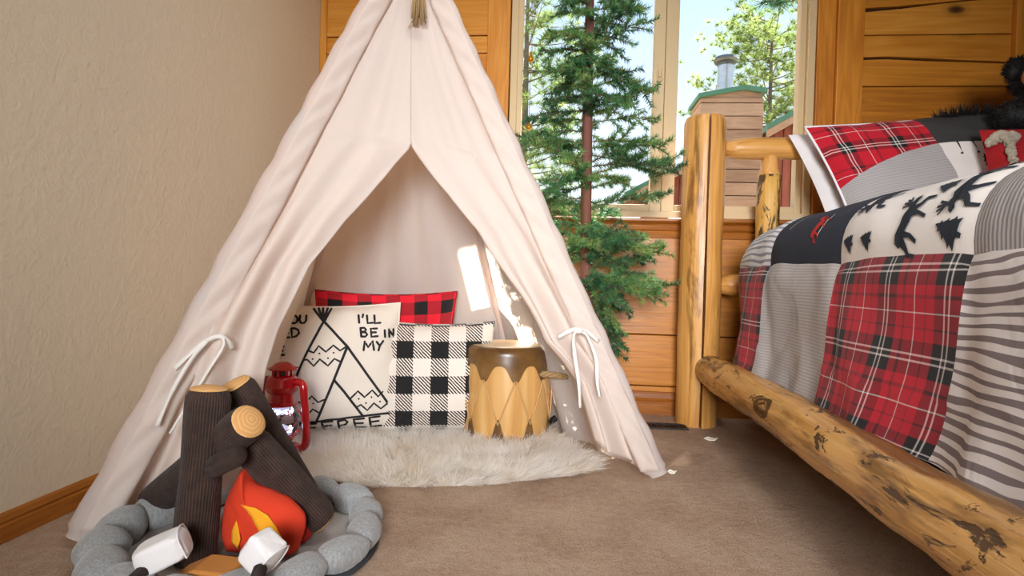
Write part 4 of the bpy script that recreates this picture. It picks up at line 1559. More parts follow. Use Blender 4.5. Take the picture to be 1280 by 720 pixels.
# ================================================================== INDOOR TREE
TX, TY = 0.072, 2.15
tree = thing('artificial_tree', 'slim artificial evergreen tree with reddish trunk standing before the window', 'tree', (TX, TY, 0))
tr_pts = [(TX + 0.006, TY, 0.0), (TX + 0.008, TY, 0.4), (TX - 0.004, TY, 0.8), (TX - 0.010, TY + 0.004, 1.2), (TX - 0.014, TY, 1.6), (TX - 0.012, TY, 2.05)]
MB().tube(smooth_path(tr_pts, 6), [0.026 - 0.013 * i / 30 for i in range(31)], 14, bumpy=0.12, freq=8).build('trunk', M['trunk'], tree)
for a in (0.3, 1.87, 3.44, 5.0):
    MB().tube([(TX, TY, 0.10), (TX + 0.07 * math.cos(a), TY + 0.07 * math.sin(a), 0.06), (TX + 0.14 * math.cos(a), TY + 0.14 * math.sin(a), 0.012)], 0.012, 8).build('stand_leg', M['black_metal'], tree)


def bough_mesh(seed, L_, ntwig):
    """bough along +x; twigs with dense short needles"""
    rr = random.Random(seed)
    B_ = MB()
    bs, ds, ls, bn = [], [], [], []

    def twig(p0, d, ln, droop):
        pts = []
        for i in range(8):
            t = i / 7
            pts.append(p0 + d * ln * t + Vector((0, 0, -droop * t * t + 0.35 * droop * t ** 4)))
        B_.tube(pts, [0.0022 - 0.0012 * i / 7 for i in range(8)], 4, cap=False, mi=1)
        nn = int(ln * 1150)
        for i in range(nn):
            t = rr.random()
            k_ = min(6, int(t * 7))
            p = pts[k_].lerp(pts[k_ + 1], t * 7 - k_)
            tan = (pts[k_ + 1] - pts[k_]).normalized()
            a = rr.uniform(0, 2 * math.pi)
            s_ = tan.cross(Vector((0, 0, 1))).normalized()
            u_ = s_.cross(tan)
            dd = tan * 0.55 + (s_ * math.cos(a) + u_ * math.sin(a)) * 0.85
            bs.append(tuple(p))
            ds.append(tuple(dd))
            ls.append(rr.uniform(0.016, 0.026))
            bn.append((0, 0, 0))
    main_d = Vector((1, 0, 0.10))
    twig(Vector((0, 0, 0)), main_d, L_, L_ * 0.25)
    for j in range(ntwig):
        t = 0.22 + 0.72 * j / max(1, ntwig - 1)
        sg = 1 if j % 2 else -1
        p = main_d * L_ * t + Vector((0, 0, -L_ * 0.25 * t * t))
        d = Vector((1, sg * rr.uniform(0.6, 1.2), rr.uniform(-0.6, 0.75))).normalized()
        twig(p, d, L_ * rr.uniform(0.30, 0.48) * (1.15 - 0.5 * t), L_ * 0.06)
    v_, f_ = strands(bs, ds, ls, 0.0034, bn, 1)
    B_.add(v_, f_)
    return B_.mesh('bough', [M['needle'], M['trunk']])


variants = [[bough_mesh(100 + 10 * k_ + i, (0.12, 0.17, 0.22, 0.27)[k_], (5, 7, 8, 9)[k_]) for i in range(3)] for k_ in range(4)]
rt = random.Random(21)
az = 0.0


def bough(z, a, size, pitch):
    me = variants[size][rt.randrange(3)]
    o = bpy.data.objects.new('bough', me)
    C.objects.link(o)
    o.parent = tree
    o.location = (0.012 * math.cos(a), 0.012 * math.sin(a), z)
    sc = rt.uniform(0.9, 1.1)
    o.rotation_euler = (rt.uniform(-0.3, 0.3), pitch, a)
    o.scale = (sc, sc, sc)


def half_w(z):
    return interp([(0.42, 0.16), (0.50, 0.24), (0.62, 0.21), (0.85, 0.25), (1.0, 0.24), (1.15, 0.205), (1.3, 0.18), (1.45, 0.175), (1.6, 0.14), (1.8, 0.11), (2.05, 0.06)], z)


z = 0.50
while z < 2.02:
    az += 2.39996 + rt.uniform(-0.3, 0.3)
    hw = half_w(z) * rt.uniform(0.78, 1.12)
    back = math.sin(az)
    if back > 0.3:
        hw = min(hw, 0.17)
    # left of the trunk the canvas leans in low down
    if z < 0.62 and math.cos(az) < -0.2:
        z += 0.004
        continue
    if 0.72 < z < 1.25 and back < -0.45 and rt.random() < 0.55:
        z += 0.006
        continue
    size = 0 if hw < 0.14 else 1 if hw < 0.19 else 2 if hw < 0.235 else 3
    bough(z, az, size, rt.uniform(-0.45, 0.45))
    z += 0.0105
for z, a, s_, pt in ((0.56, -0.15, 3, 0.12), (0.54, -0.6, 2, 0.75), (0.50, -0.35, 2, 1.0), (0.60, -0.9, 2, 0.6), (0.62, 0.1, 3, 0.2), (0.52, -0.2, 2, 0.9), (0.58, 0.3, 2, 0.6), (0.94, 0.05, 3, -0.30), (0.97, -0.2, 3, -0.05)):
    bough(z, a, s_, pt)
MB().tube([(TX - 0.03, TY, 2.03), (TX - 0.012, TY, 2.05), (TX - 0.01, TY, 2.14)], [0.004, 0.005, 0.002], 6).build('leader', M['trunk'], tree)

# strings of little bells hanging by the left edge of the window
ch = thing('hanging_chime', 'thin cord with small amber bells hanging at left edge of window', 'chime', (-0.169, 2.385, 1.16))
MB().tube([(-0.171, 2.385, 1.185), (-0.169, 2.384, 1.5), (-0.166, 2.385, 2.04)], 0.0012, 5).build('cord', M['rope'], ch)
MB().tube([(-0.166, 2.387, 1.46), (-0.160, 2.387, 1.7), (-0.158, 2.386, 2.04)], 0.0010, 5).build('cord', M['rope'], ch)
for z in (1.465, 1.187):
    MB().lathe([(0.002, z + 0.022), (0.006, z + 0.018), (0.005, z + 0.010), (0.010, z - 0.002), (0.014, z - 0.010), (0.011, z - 0.018), (0.003, z - 0.022)], 12, cx=-0.170, cy=2.385).build('bell', M['bell'], ch)

# ================================================================== BED
bed = thing('log_bed', 'rustic peeled log bed frame with split corner post and side rail', 'bed', (1.15, 1.2, 0))


def split_post(x, y, z1, r_):
    """one log with a deep check from top to foot: two halves meeting in the gap"""
    for sg in (-1, 1):
        def fn(u, v, sg=sg):
            z = z1 * v
            gap = 0.0045 + 0.0025 * nz3(z * 3, 2.0)
            off = 0.006 * nz3(z * 1.6, 7.0) - 0.004
            # half disc outline, softened corners
            a = -math.pi / 2 + math.pi * min(1, u * 1.0)
            rr = r_ * (1 + 0.05 * nz3(math.cos(a) * sg + x, math.sin(a), z * 2.5) + 0.03 * nz3(z * 6, a, x * 3 + sg))
            rr *= 1 - 0.10 * max(0, (v - 0.985) / 0.015) ** 2
            px_ = sg * (gap + math.cos(a) * (rr - gap)) + off
            py_ = math.sin(a) * rr * 0.98
            return (x + px_, y + py_, z), (u, z)
        n, m_ = 20, 60
        B_ = MB().grid(fn, n, m_, flip=(sg == -1))
        # flat inner face and end caps
        cols = n + 1
        for j in range(m_):
            a_, b_ = j * cols, j * cols + n
            q_ = (b_, a_, a_ + cols, b_ + cols)
            B_.f.append(q_ if sg == 1 else q_[::-1])
            B_.mi.append(0)
        top = [m_ * cols + i for i in range(cols)]
        B_.f.append(tuple(top if sg == 1 else reversed(top)))
        B_.mi.append(0)
        B_.build('post_half', M['logZ'], bed, autosmooth=50)


split_post(0.529, 2.318, 1.195, 0.080)
# far headboard post, foot posts
MB().tube([(1.95, 2.318, 0.0), (1.95, 2.318, 0.6), (1.95, 2.318, 1.19)], [0.085, 0.08, 0.078], 18, bumpy=0.08, freq=4).build('post', M['logZ'], bed)
MB().tube([(0.535, -0.02, 0.0), (0.535, -0.02, 0.5), (0.535, -0.02, 0.72)], [0.085, 0.08, 0.078], 18, bumpy=0.08, freq=4).build('post', M['logZ'], bed)
MB().tube([(1.95, -0.02, 0.0), (1.95, -0.02, 0.5), (1.95, -0.02, 0.72)], [0.085, 0.08, 0.078], 18, bumpy=0.08, freq=4).build('post', M['logZ'], bed)


def log_x(z, x0, x1, r_, y, name):
    n = 24
    pts = [(x0 + (x1 - x0) * i / n, y, z + 0.004 * math.sin(i * 0.5)) for i in range(n + 1)]
    rad = []
    for i in range(n + 1):
        d = min(i, n - i) / n * (x1 - x0)
        rad.append(r_ * (0.62 + 0.38 * min(1, d / 0.07)))
    return MB().tube(pts, rad, 18, bumpy=0.06, freq=7).build(name, M['logX'], bed)


log_x(1.076, 0.592, 1.885, 0.043, 2.318, 'headboard_rail')
log_x(0.545, 0.585, 1.885, 0.045, 2.318, 'headboard_rail')
for i, x in enumerate((0.772, 1.06, 1.35, 1.64)):
    zz = [0.56, 0.60, 0.62, 0.70, 0.80, 0.90, 0.975, 0.985, 1.0, 1.05]
    rd = [0.030, 0.038, 0.042, 0.044, 0.043, 0.043, 0.043, 0.038, 0.033, 0.030]
    b = MB()
    b.tube([(x, 2.318, z_) for z_ in zz[:7]], rd[:7], 16, bumpy=0.10, freq=14, seed=i * 2.0, mi=0)
    b.tube([(x, 2.318, z_) for z_ in zz[6:]], [0.042] + rd[7:], 16, bumpy=0.03, freq=8, mi=1)
    sp_ = b.build('spindle', [M['bark'], M['logZ']], bed)
    sp_['label'] = 'spindle with dark bark left on its shaft'

# side rail: a thick peeled log with lumps and worn hollows
def rail(u, v):
    y = -0.05 + 2.345 * v
    a = 2 * math.pi * u
    d = (math.cos(a), math.sin(a))
    r_ = 0.058 * (1 + 0.05 * nz3(d[0] * 1.2, d[1] * 1.2, y * 3.0) + 0.08 * nz3(d[0] * 2.5 + 4, d[1] * 2.5, y * 8.0) + 0.035 * nz3(d[0] * 4 + 4, d[1] * 4, y * 24.0))
    e = max(0.0, 2.295 - y)
    if e < 0.10:
        r_ *= 0.70 + 0.30 * (e / 0.10) ** 0.7
    cx = 0.548 + 0.006 * math.sin(y * 3.1)
    cz = 0.229 + 0.005 * math.sin(y * 4.3 + 1) + 0.004 * (1 - v)
    return (cx + r_ * d[0], y, cz + r_ * d[1]), (u, y)


B_ = MB().grid(rail, 40, 150, closed_u=True)
B_.f.append(tuple(150 * 40 + i for i in range(40)))
B_.mi.append(0)
B_.build('side_rail', M['rail'], bed)
MB().tube([(0.585, 2.30, 0.225), (0.55, 2.318, 0.225)], 0.028, 10).build('tenon', M['logX'], bed)
MB().tube([(1.93, -0.05, 0.229), (1.93, 1.2, 0.229), (1.93, 2.30, 0.229)], 0.055, 14, bumpy=0.06).build('side_rail', M['logY'], bed)
MB().tube([(0.58, -0.02, 0.229), (1.2, -0.02, 0.229), (1.90, -0.02, 0.229)], 0.055, 14, bumpy=0.06).build('foot_rail', M['logX'], bed)

mt = thing('mattress', 'pale mattress lying in the log frame below the quilt', 'mattress', (1.25, 1.15, 0.25))
MB().box(0.655, 1.86, 0.06, 2.18, 0.24, 0.64).build('mattress_body', M['mattress'], mt, smooth=False, bevel=0.04)

# ------------------------------------------------------------------ patchwork quilt
quilt = thing('patchwork_quilt', 'patchwork quilt of red plaid, grey ticking, stripes and moose print squares', 'quilt', (1.1, 1.2, 0.25))
YB = [2.165, 1.79, 1.355, 0.93, 0.50, 0.08]          # column borders, from the headboard towards the foot
# profile (x, z) as the cloth runs from its tucked hem over the edge onto the top
PROF = [(-0.36, 0.588, 0.262), (-0.30, 0.600, 0.32), (-0.22, 0.606, 0.40), (-0.12, 0.604, 0.50), (-0.05, 0.600, 0.565), (0.0, 0.603, 0.613), (0.047, 0.608, 0.66), (0.089, 0.620, 0.698), (0.129, 0.642, 0.728), (0.18, 0.684, 0.752), (0.25, 0.75, 0.768), (0.36, 0.86, 0.780), (0.47, 0.97, 0.787), (0.69, 1.19, 0.79), (0.90, 1.42, 0.79), (1.33, 1.83, 0.78)]
PV = [q[0] for q in PROF]
PX = np.array([q[1] for q in PROF])
PZ = np.array([q[2] for q in PROF])


def QS(y, v, off=0.0, raw=False):
    """surface of the quilt: y along the bed, v across it from the seam at the mattress edge"""
    def base(v):
        vv = max(PV[0], min(PV[-1], v))
        return float(np.interp(vv, PV, PX)), float(np.interp(vv, PV, PZ))
    x = sum(base(v + d)[0] for d in (-0.018, 0, 0.018)) / 3
    z = sum(base(v + d)[1] for d in (-0.018, 0, 0.018)) / 3
    puff = 0.010 * nz3(y * 3.2, v * 3.5, 3.0) + 0.006 * nz3(y * 8, v * 7, 5.0)
    fold = 0.0
    if v < 0.02:
        fold = 0.012 * min(1, (0.02 - v) * 5) * math.sin(y * 11 + 2.5 * nz3(y * 2, v * 2, 1.0))
    # seams sink a little
    for yb in YB[1:-1]:
        puff -= 0.006 * math.exp(-((y - yb) / 0.02) ** 2)
    for vb in (0.0, 0.43, 0.86):
        puff -= 0.006 * math.exp(-((v - vb) / 0.02) ** 2)
    nx, nz_ = (-1, 0) if v < -0.02 else (-0.7, 0.7) if v < 0.12 else (-0.2, 1.0) if v < 0.3 else (0, 1)
    x += nx * (puff + fold + off)
    z += nz_ * (puff + off)
    # the headboard end rounds down
    if y > 1.93:
        t = min(1.0, (y - 1.93) / 0.24)
        drop = 1 - math.sqrt(max(0.0, 1 - t * t * 0.92))
        if v > 0:
            z -= drop * 0.16 * min(1, v * 8) * (1 if v < 0.3 else max(0, 1 - (v - 0.3) * 3))
        x += drop * 0.035
    # bottom leans away at the foot of the drop, wrinkles near the rail
    if v < -0.26:
        x += 0.004 * math.sin(y * 40)
    return Vector((x, y, z))


def patch(name, mat, y1, y0, v0, v1, n=18, skew=0.0):
    def fn(u, w):
        v = v0 + (v1 - v0) * w
        sk = -skew * min(0, v) / 0.36
        y = y1 + (y0 - y1) * u + sk * (0.075 if y1 < 2.1 or u > 0.5 else 0.02 + 0.055 * u)
        return QS(y, v), (y1 + (y0 - y1) * u, v)
    o = MB().grid(fn, n, n, flip=True).build(name, mat, quilt)
    return o


SIDE = ['plaid', 'ticking', 'plaid', 'zebra', 'ticking2']
ROW1 = ['zebra_light', 'navy', 'print_white', 'ticking2', 'plaid']
ROW2 = ['print_white', 'plaid', 'zebra', 'charcoal', 'print_white']
ROW3 = ['charcoal', 'ticking', 'plaid', 'zebra_light', 'zebra']
LAB = {'plaid': 'red plaid square', 'ticking': 'pale grey ticking square', 'zebra': 'square of wavy grey stripes', 'ticking2': 'grey corded square', 'zebra_light': 'white square with thin grey stripes', 'navy': 'navy square with a small red moose', 'print_white': 'white square printed with navy moose and pine trees', 'charcoal': 'charcoal square'}
PATCH1 = []
for i in range(5):
    for row, v0, v1 in ((SIDE, -0.36, 0.0), (ROW1, 0.0, 0.43), (ROW2, 0.43, 0.86), (ROW3, 0.86, 1.30)):
        o = patch('patch', M[row[i]], YB[i], YB[i + 1], v0, v1, 22 if i < 4 else 10, skew=1.0 if row is SIDE else 0.0)
        if row is ROW1:
            PATCH1.append(o)
        o['label'] = LAB[row[i]]

MOOSE = [(-0.50, 0.10), (-0.44, 0.16), (-0.36, 0.17), (-0.33, 0.22), (-0.40, 0.26), (-0.47, 0.36), (-0.43, 0.36), (-0.39, 0.30), (-0.40, 0.40), (-0.36, 0.40), (-0.34, 0.31), (-0.32, 0.42), (-0.28, 0.41), (-0.29, 0.31), (-0.24, 0.39), (-0.20, 0.37), (-0.25, 0.28), (-0.28, 0.21), (-0.22, 0.17), (-0.12, 0.20), (0.05, 0.16), (0.25, 0.17), (0.38, 0.12), (0.43, 0.02), (0.40, -0.04), (0.44, -0.16), (0.53, -0.26), (0.50, -0.42), (0.44, -0.42), (0.45, -0.28), (0.34, -0.18), (0.26, -0.08), (0.24, -0.22), (0.30, -0.42), (0.24, -0.42), (0.17, -0.24), (0.16, -0.06), (0.0, -0.08), (-0.10, -0.06), (-0.14, -0.20), (-0.10, -0.42), (-0.16, -0.42), (-0.20, -0.22), (-0.22, -0.08), (-0.30, -0.16), (-0.42, -0.20), (-0.46, -0.36), (-0.51, -0.35), (-0.47, -0.14), (-0.34, -0.06), (-0.29, 0.04), (-0.36, 0.07), (-0.44, 0.04)]
PINE = [(0.0, 0.5), (0.07, 0.34), (0.16, 0.30), (0.10, 0.24), (0.20, 0.12), (0.28, 0.08), (0.19, 0.03), (0.30, -0.12), (0.40, -0.16), (0.28, -0.20), (0.40, -0.36), (0.20, -0.35), (0.06, -0.37), (0.06, -0.50), (-0.06, -0.50), (-0.06, -0.37), (-0.24, -0.34), (-0.40, -0.37), (-0.30, -0.22), (-0.38, -0.16), (-0.29, -0.10), (-0.20, 0.04), (-0.28, 0.07), (-0.20, 0.13), (-0.11, 0.24), (-0.16, 0.29), (-0.07, 0.34)]


def print_on(name, poly, surf, mat, parent, cuts=2):
    """flat print: polygon (2-d) laid on a cloth surface by surf(x, y)"""
    tri = geometry.tessellate_polygon([[Vector((x, y, 0)) for x, y in poly]])
    bm = bmesh.new()
    vv = [bm.verts.new((x, y, 0)) for x, y in poly]
    for t in tri:
        try:
            bm.faces.new([vv[i] for i in t])
        except ValueError:
            pass
    bmesh.ops.subdivide_edges(bm, edges=bm.edges[:], cuts=cuts, use_grid_fill=True)
    bmesh.ops.triangulate(bm, faces=bm.faces[:])
    bm.verts.index_update()
    vs = [surf(v.co.x, v.co.y) for v in bm.verts]
    fs = [tuple(v.index for v in f.verts) for f in bm.faces]
    bm.free()
    return MB().add(vs, fs).build(name, mat, parent)


def qprint(poly, y, v, size, ang, mat, name, mirror=1, sv=1.0):
    """print-up points to the headboard when ang = 0"""
    ca, sa = math.cos(R(ang)), math.sin(R(ang))

    def surf(px_, py_):
        px_ *= mirror
        qx, qy = px_ * ca - py_ * sa, px_ * sa + py_ * ca
        return QS(y + qy * size, v - qx * size * sv, 0.0022)
    return sub(print_on(name, poly, surf, mat, quilt), PATCH1[2] if y < YB[2] else PATCH1[1])


qprint(MOOSE, 1.105, 0.060, 0.118, 12, M['navy_ink'], 'moose_print')
qprint(MOOSE, 1.27, 0.165, 0.135, -10, M['navy_ink'], 'moose_print', -1)
qprint(MOOSE, 0.985, 0.125, 0.125, -10, M['navy_ink'], 'moose_print', -1)
qprint(MOOSE, 1.02, 0.27, 0.125, 12, M['navy_ink'], 'moose_print')
qprint(PINE, 0.985, 0.034, 0.068, 20, M['navy_ink'], 'pine_print')
qprint(PINE, 1.235, 0.034, 0.050, 15, M['navy_ink'], 'pine_print')
qprint(PINE, 1.315, 0.036, 0.050, 15, M['navy_ink'], 'pine_print')
qprint(PINE, 1.055, 0.135, 0.055, 10, M['navy_ink'], 'pine_print')
qprint(PINE, 1.13, 0.26, 0.060, 10, M['navy_ink'], 'pine_print')
qprint(MOOSE, 1.50, 0.090, 0.075, 20, M['red_plush'], 'red_moose_print')
for v_a, v_b, yy in ((0.075, 0.125, 1.475), (0.10, 0.17, 1.68)):
    qprint([(-0.5, -0.02), (0.5, -0.02), (0.5, 0.02), (-0.5, 0.02)], yy, (v_a + v_b) / 2, 0.07, 12, M['print_white'], 'white_stripe_print')

# ------------------------------------------------------------------ bed pillows
p = thing('bed_pillow', 'plain white pillow leaning on the headboard behind the patchwork one', 'pillow', (1.24, 2.2, 0.76), 'pillows on the bed')
pw = Pillow(0.68, 0.40, 0.15, (1.235, 2.165, 0.765), yaw=2, lean=-14, roll=-6.0, seed=21.0, pull=0.04, shear=0.22)
pw.part('pillowcase', M['white_cloth'], p)
p = thing('patchwork_pillow', 'patchwork pillow with red plaid, charcoal, grey and moose print quarters', 'pillow', (1.24, 2.05, 0.76), 'pillows on the bed')
pw = Pillow(0.68, 0.42, 0.17, (1.255, 2.035, 0.742), yaw=-1, lean=-14, roll=-5.0, seed=24.0, pull=0.045, shear=0.26)
seam_a = 0.0


def seam_b(a):
    return 0.36 - 0.52 * max(0.0, -a) ** 1.5


for nm, mt_, a0, a1, b0, b1 in (('red plaid quarter', 'plaid_small', -1, seam_a, seam_b, 1), ('charcoal quarter', 'charcoal', seam_a, 1, seam_b, 1), ('grey striped quarter', 'grey_pillow', -1, seam_a, -1, seam_b), ('white quarter printed with moose and pine', 'print_white', seam_a, 1, -1, seam_b)):
    o = pw.part('pillow_patch', M[mt_], p, a0, a1, b0, b1, 16)
    o['label'] = nm
pp_ = o
pw.piping(M['cordgrey'], p, 0.0045)
pw2 = pw


def pprint(poly, a, b, size, ang, name, mirror=1):
    ca, sa = math.cos(R(ang)), math.sin(R(ang))

    def surf(px_, py_):
        px_ *= mirror
        qx, qy = px_ * ca - py_ * sa, px_ * sa + py_ * ca
        return pw2.P(min(0.98, a + qx * size / (pw2.w / 2)), min(seam_b(a), b + qy * size / (pw2.h / 2)), 1, 0.002)
    sub(print_on(name, poly, surf, M['ink'], p, 1), pp_)


pprint(PINE, 0.36, 0.0, 0.062, 10, 'pine_print')
pprint(PINE, 0.09, -0.40, 0.062, 10, 'pine_print')
pprint(MOOSE, 0.66, 0.14, 0.13, -12, 'moose_print')
for x_ in (0.16, 0.31):
    pprint([(-0.06, 0.5), (0.06, 0.5), (0.04, 0.1), (0.02, -0.3), (-0.16, -0.4), (-0.12, -0.5), (0.06, -0.45), (-0.02, 0.0)], x_, 0.25, 0.045, 0, 'moose_leg_print')

p = thing('letter_pillow', 'red knitted pillow with cream yarn letters at right edge', 'pillow', (1.52, 1.9, 0.78), 'pillows on the bed')
pw = Pillow(0.46, 0.29, 0.13, (1.515, 1.865, 0.785), yaw=-8, lean=-12, roll=-2, seed=31.0, pull=0.05)
pw.part('cover', M['red_knit'], p)


def yarn(lines, name, r_=0.011):
    for ln in lines:
        P = smooth_path([pw.P(a, b, 1, 0.006) for a, b in ln], 6)
        B_ = MB()
        for i, q in enumerate(P):
            for j in range(3):
                o3 = Vector((rt.uniform(-1, 1), rt.uniform(-0.6, 0.2), rt.uniform(-1, 1))) * r_ * 0.6
                B_.ball(q + o3, (r_ * rt.uniform(0.5, 0.9),) * 3, 6, 4)
        tag(B_.build(name, M['yarn'], p), kind='stuff')


yarn([[(-0.96, 0.62), (-0.90, 0.72), (-0.80, 0.72), (-0.70, 0.66)], [(-0.80, 0.70), (-0.79, 0.4), (-0.78, 0.0), (-0.77, -0.45), (-0.77, -0.7)]], 'yarn_letter', 0.015)
yarn([[(-0.34 + 0.20 * math.cos(a), -0.15 + 0.42 * math.sin(a)) for a in [i * math.pi / 6 for i in range(13)]]], 'yarn_letter')

# ------------------------------------------------------------------ black bear
bear = thing('plush_bear', 'shaggy black plush bear with tan muzzle lying on the bed pillows', 'plush toy', (1.62, 2.06, 0.9))


def furry(name, c, r_, n, ln, seed, ntri=True):
    rr = random.Random(seed)
    B_ = MB().ball(c, r_, 20, 14, fn=lambda d: 1 + 0.10 * nz3(d.x * 2 + seed, d.y * 2, d.z * 2))
    bs, ds, ls, bn = [], [], [], []
    for i in range(n):
        d = Vector((rr.gauss(0, 1), rr.gauss(0, 1), rr.gauss(0, 1))).normalized()
        k_ = 1 + 0.10 * nz3(d.x * 2 + seed, d.y * 2, d.z * 2)
        bs.append((c[0] + d.x * r_[0] * k_ * 0.97, c[1] + d.y * r_[1] * k_ * 0.97, c[2] + d.z * r_[2] * k_ * 0.97))
        ds.append((d.x / r_[0] + rr.gauss(0, 3), d.y / r_[1] + rr.gauss(0, 3), d.z / r_[2] + rr.gauss(0, 3)))
        ls.append(ln * rr.uniform(0.6, 1.2))
        bn.append((rr.gauss(0, 0.004), rr.gauss(0, 0.004), -0.004))
    v_, f_ = strands(bs, ds, ls, 0.0028, bn, 2)
    B_.add(v_, f_)
    return B_.build(name, M['black_fur'], bear)


furry('body', (1.66, 2.16, 1.03), (0.15, 0.09, 0.14), 1800, 0.030, 3)
furry('head', (1.515, 2.02, 1.245), (0.085, 0.08, 0.078), 2200, 0.016, 1)
furry('ear', (1.445, 2.03, 1.275), (0.038, 0.024, 0.040), 900, 0.013, 2)
furry('ear', (1.585, 2.03, 1.315), (0.036, 0.024, 0.038), 500, 0.013, 8)
furry('arm', (1.44, 1.99, 1.115), (0.080, 0.055, 0.052), 1600, 0.015, 4)
furry('leg', (1.40, 2.15, 1.135), (0.14, 0.045, 0.038), 1500, 0.034, 5)
mz = MB().ball((1.445, 1.950, 1.228), (0.038, 0.038, 0.034), 16, 10).build('muzzle', M['muzzle'], bear)
mz['label'] = 'tan plush muzzle'
MB().ball((1.435, 1.913, 1.241), (0.014, 0.010, 0.010), 10, 7).build('nose', M['black_plastic'], bear)
for x_ in (1.470, 1.525):
    MB().ball((x_, 1.945, 1.275), (0.008, 0.007, 0.008), 10, 7).build('eye', M['black_plastic'], bear)

# ================================================================== FLOOR BITS
fr_ = thing('floor_register', 'dark metal floor register set in carpet beside the bed post', 'floor vent', (0.40, 2.235, 0))
rx0, rx1, ry0, ry1 = 0.24, 0.475, 2.195, 2.275
B_ = MB()
B_.box(rx0, rx1, ry0, ry0 + 0.010, 0.0005, 0.006)
B_.box(rx0, rx1, ry1 - 0.010, ry1, 0.0005, 0.006)
B_.box(rx0, rx0 + 0.010, ry0 + 0.010, ry1 - 0.010, 0.0005, 0.006)
B_.box(rx1 - 0.010, rx1, ry0 + 0.010, ry1 - 0.010, 0.0005, 0.006)
B_.build('register_frame', M['black_metal'], fr_, smooth=False, bevel=0.001)
MB().box(rx0 + 0.01, rx1 - 0.01, ry0 + 0.01, ry1 - 0.01, 0.0003, 0.001).build('duct_shade', M['gap'], fr_, smooth=False)  # flat dark sheet painted as the shade inside the duct
slat_me = MB().box(-0.0022, 0.0022, -0.030, 0.030, 0.001, 0.005).mesh('slat', M['black_metal'], False)
x = rx0 + 0.018
while x < rx1 - 0.014:
    o = bpy.data.objects.new('slat', slat_me)
    C.objects.link(o)
    o.parent = fr_
    o.location = (x - 0.40, (ry0 + ry1) / 2 - 2.235, 0)
    x += 0.0105
for (x, y, lab, sc) in ((0.525, 2.075, 'small torn white paper scrap on carpet near the bed post', 1.0), (0.322, 1.690, 'tiny white scrap on carpet beside right foot of the tent', 0.55)):
    B_ = MB()
    pl_ = [(-0.022, 0.006), (-0.008, 0.013), (0.012, 0.008), (0.022, -0.004), (0.010, -0.012), (-0.010, -0.009)]
    zz = [0.006, 0.010, 0.006, 0.012, 0.005, 0.004]
    vs = [(x + a * sc, y + b_ * sc, z_) for (a, b_), z_ in zip(pl_, zz)] + [(x + a * sc, y + b_ * sc, z_ - 0.003) for (a, b_), z_ in zip(pl_, zz)]
    B_.add(vs, [tuple(range(5, -1, -1)), tuple(range(6, 12))] + [(i, (i + 1) % 6, (i + 1) % 6 + 6, i + 6) for i in range(6)])
    tag(B_.build('paper_scrap', M['paper'], smooth=False), lab, 'paper scrap')

# ================================================================== OUTSIDE
house = thing('chimney_stack', 'wood sided chimney chase with green cap and metal flue outside window', 'chimney', (1.95, 7.4, -1.5))
cz1 = 2.79
cx0, cx1, cy0, cy1 = 1.52, 2.24, 7.0, 7.50
MB().box(cx0 + 0.03, cx1 - 0.03, cy0 + 0.03, cy1, -1.5, cz1 - 0.02).build('core', M['gap'], house, smooth=False)
z = -1.5
while z < cz1 - 0.02:
    z1_ = min(z + 0.155, cz1 - 0.045)
    MB().prism([(cx0, z), (cx1, z), (cx1, z1_ - 0.012), (cx0, z1_ - 0.012)], cy0 - random.uniform(0, 0.008), cy0 + 0.03).build('siding_board', M['siding'], house, smooth=False)
    for sx0, sx1 in ((cx0 - 0.0, cx0 + 0.028), (cx1 - 0.028, cx1)):
        MB().box(sx0, sx1, cy0 + 0.032, cy1, z, z1_ - 0.012).build('siding_board', M['siding'], house, smooth=False)
    z = z1_ + 0.0001
    if z1_ >= cz1 - 0.046:
        break
# low pitched green cap
MB().prism([(cx0 - 0.03, cz1 - 0.055), (cx0 + 0.49, cz1 + 0.040), (cx1 + 0.03, cz1 + 0.005), (cx1 + 0.03, cz1 + 0.055), (cx0 + 0.49, cz1 + 0.090), (cx0 - 0.03, cz1 - 0.005)], cy0 - 0.04, cy1 + 0.04).build('green_cap', M['green_metal'], house, smooth=False)
MB().prism([(cx0 + 0.02, cz1 - 0.06), (cx1 - 0.02, cz1 - 0.06), (cx1 - 0.02, cz1 + 0.004), (cx0 + 0.49, cz1 + 0.038), (cx0 + 0.02, cz1 - 0.045)], cy0 + 0.01, cy1).build('gable_board', M['siding'], house, smooth=False)
fxc, fyc = 1.86, 7.25
MB().lathe([(0.12, 2.86), (0.12, 2.92), (0.095, 2.93), (0.095, 3.20)], 20, cx=fxc, cy=fyc).build('flue_pipe', M['steel'], house, autosmooth=40)
MB().lathe([(0.085, 3.20), (0.085, 3.24), (0.10, 3.24), (0.10, 3.20)], 20, cx=fxc, cy=fyc).build('flue_collar', M['steel_dark'], house, autosmooth=40)
MB().lathe([(0.13, 3.24), (0.145, 3.265), (0.13, 3.30), (0.05, 3.315), (0.001, 3.318)], 20, cx=fxc, cy=fyc).build('flue_cap', M['steel_dark'], house, autosmooth=40)


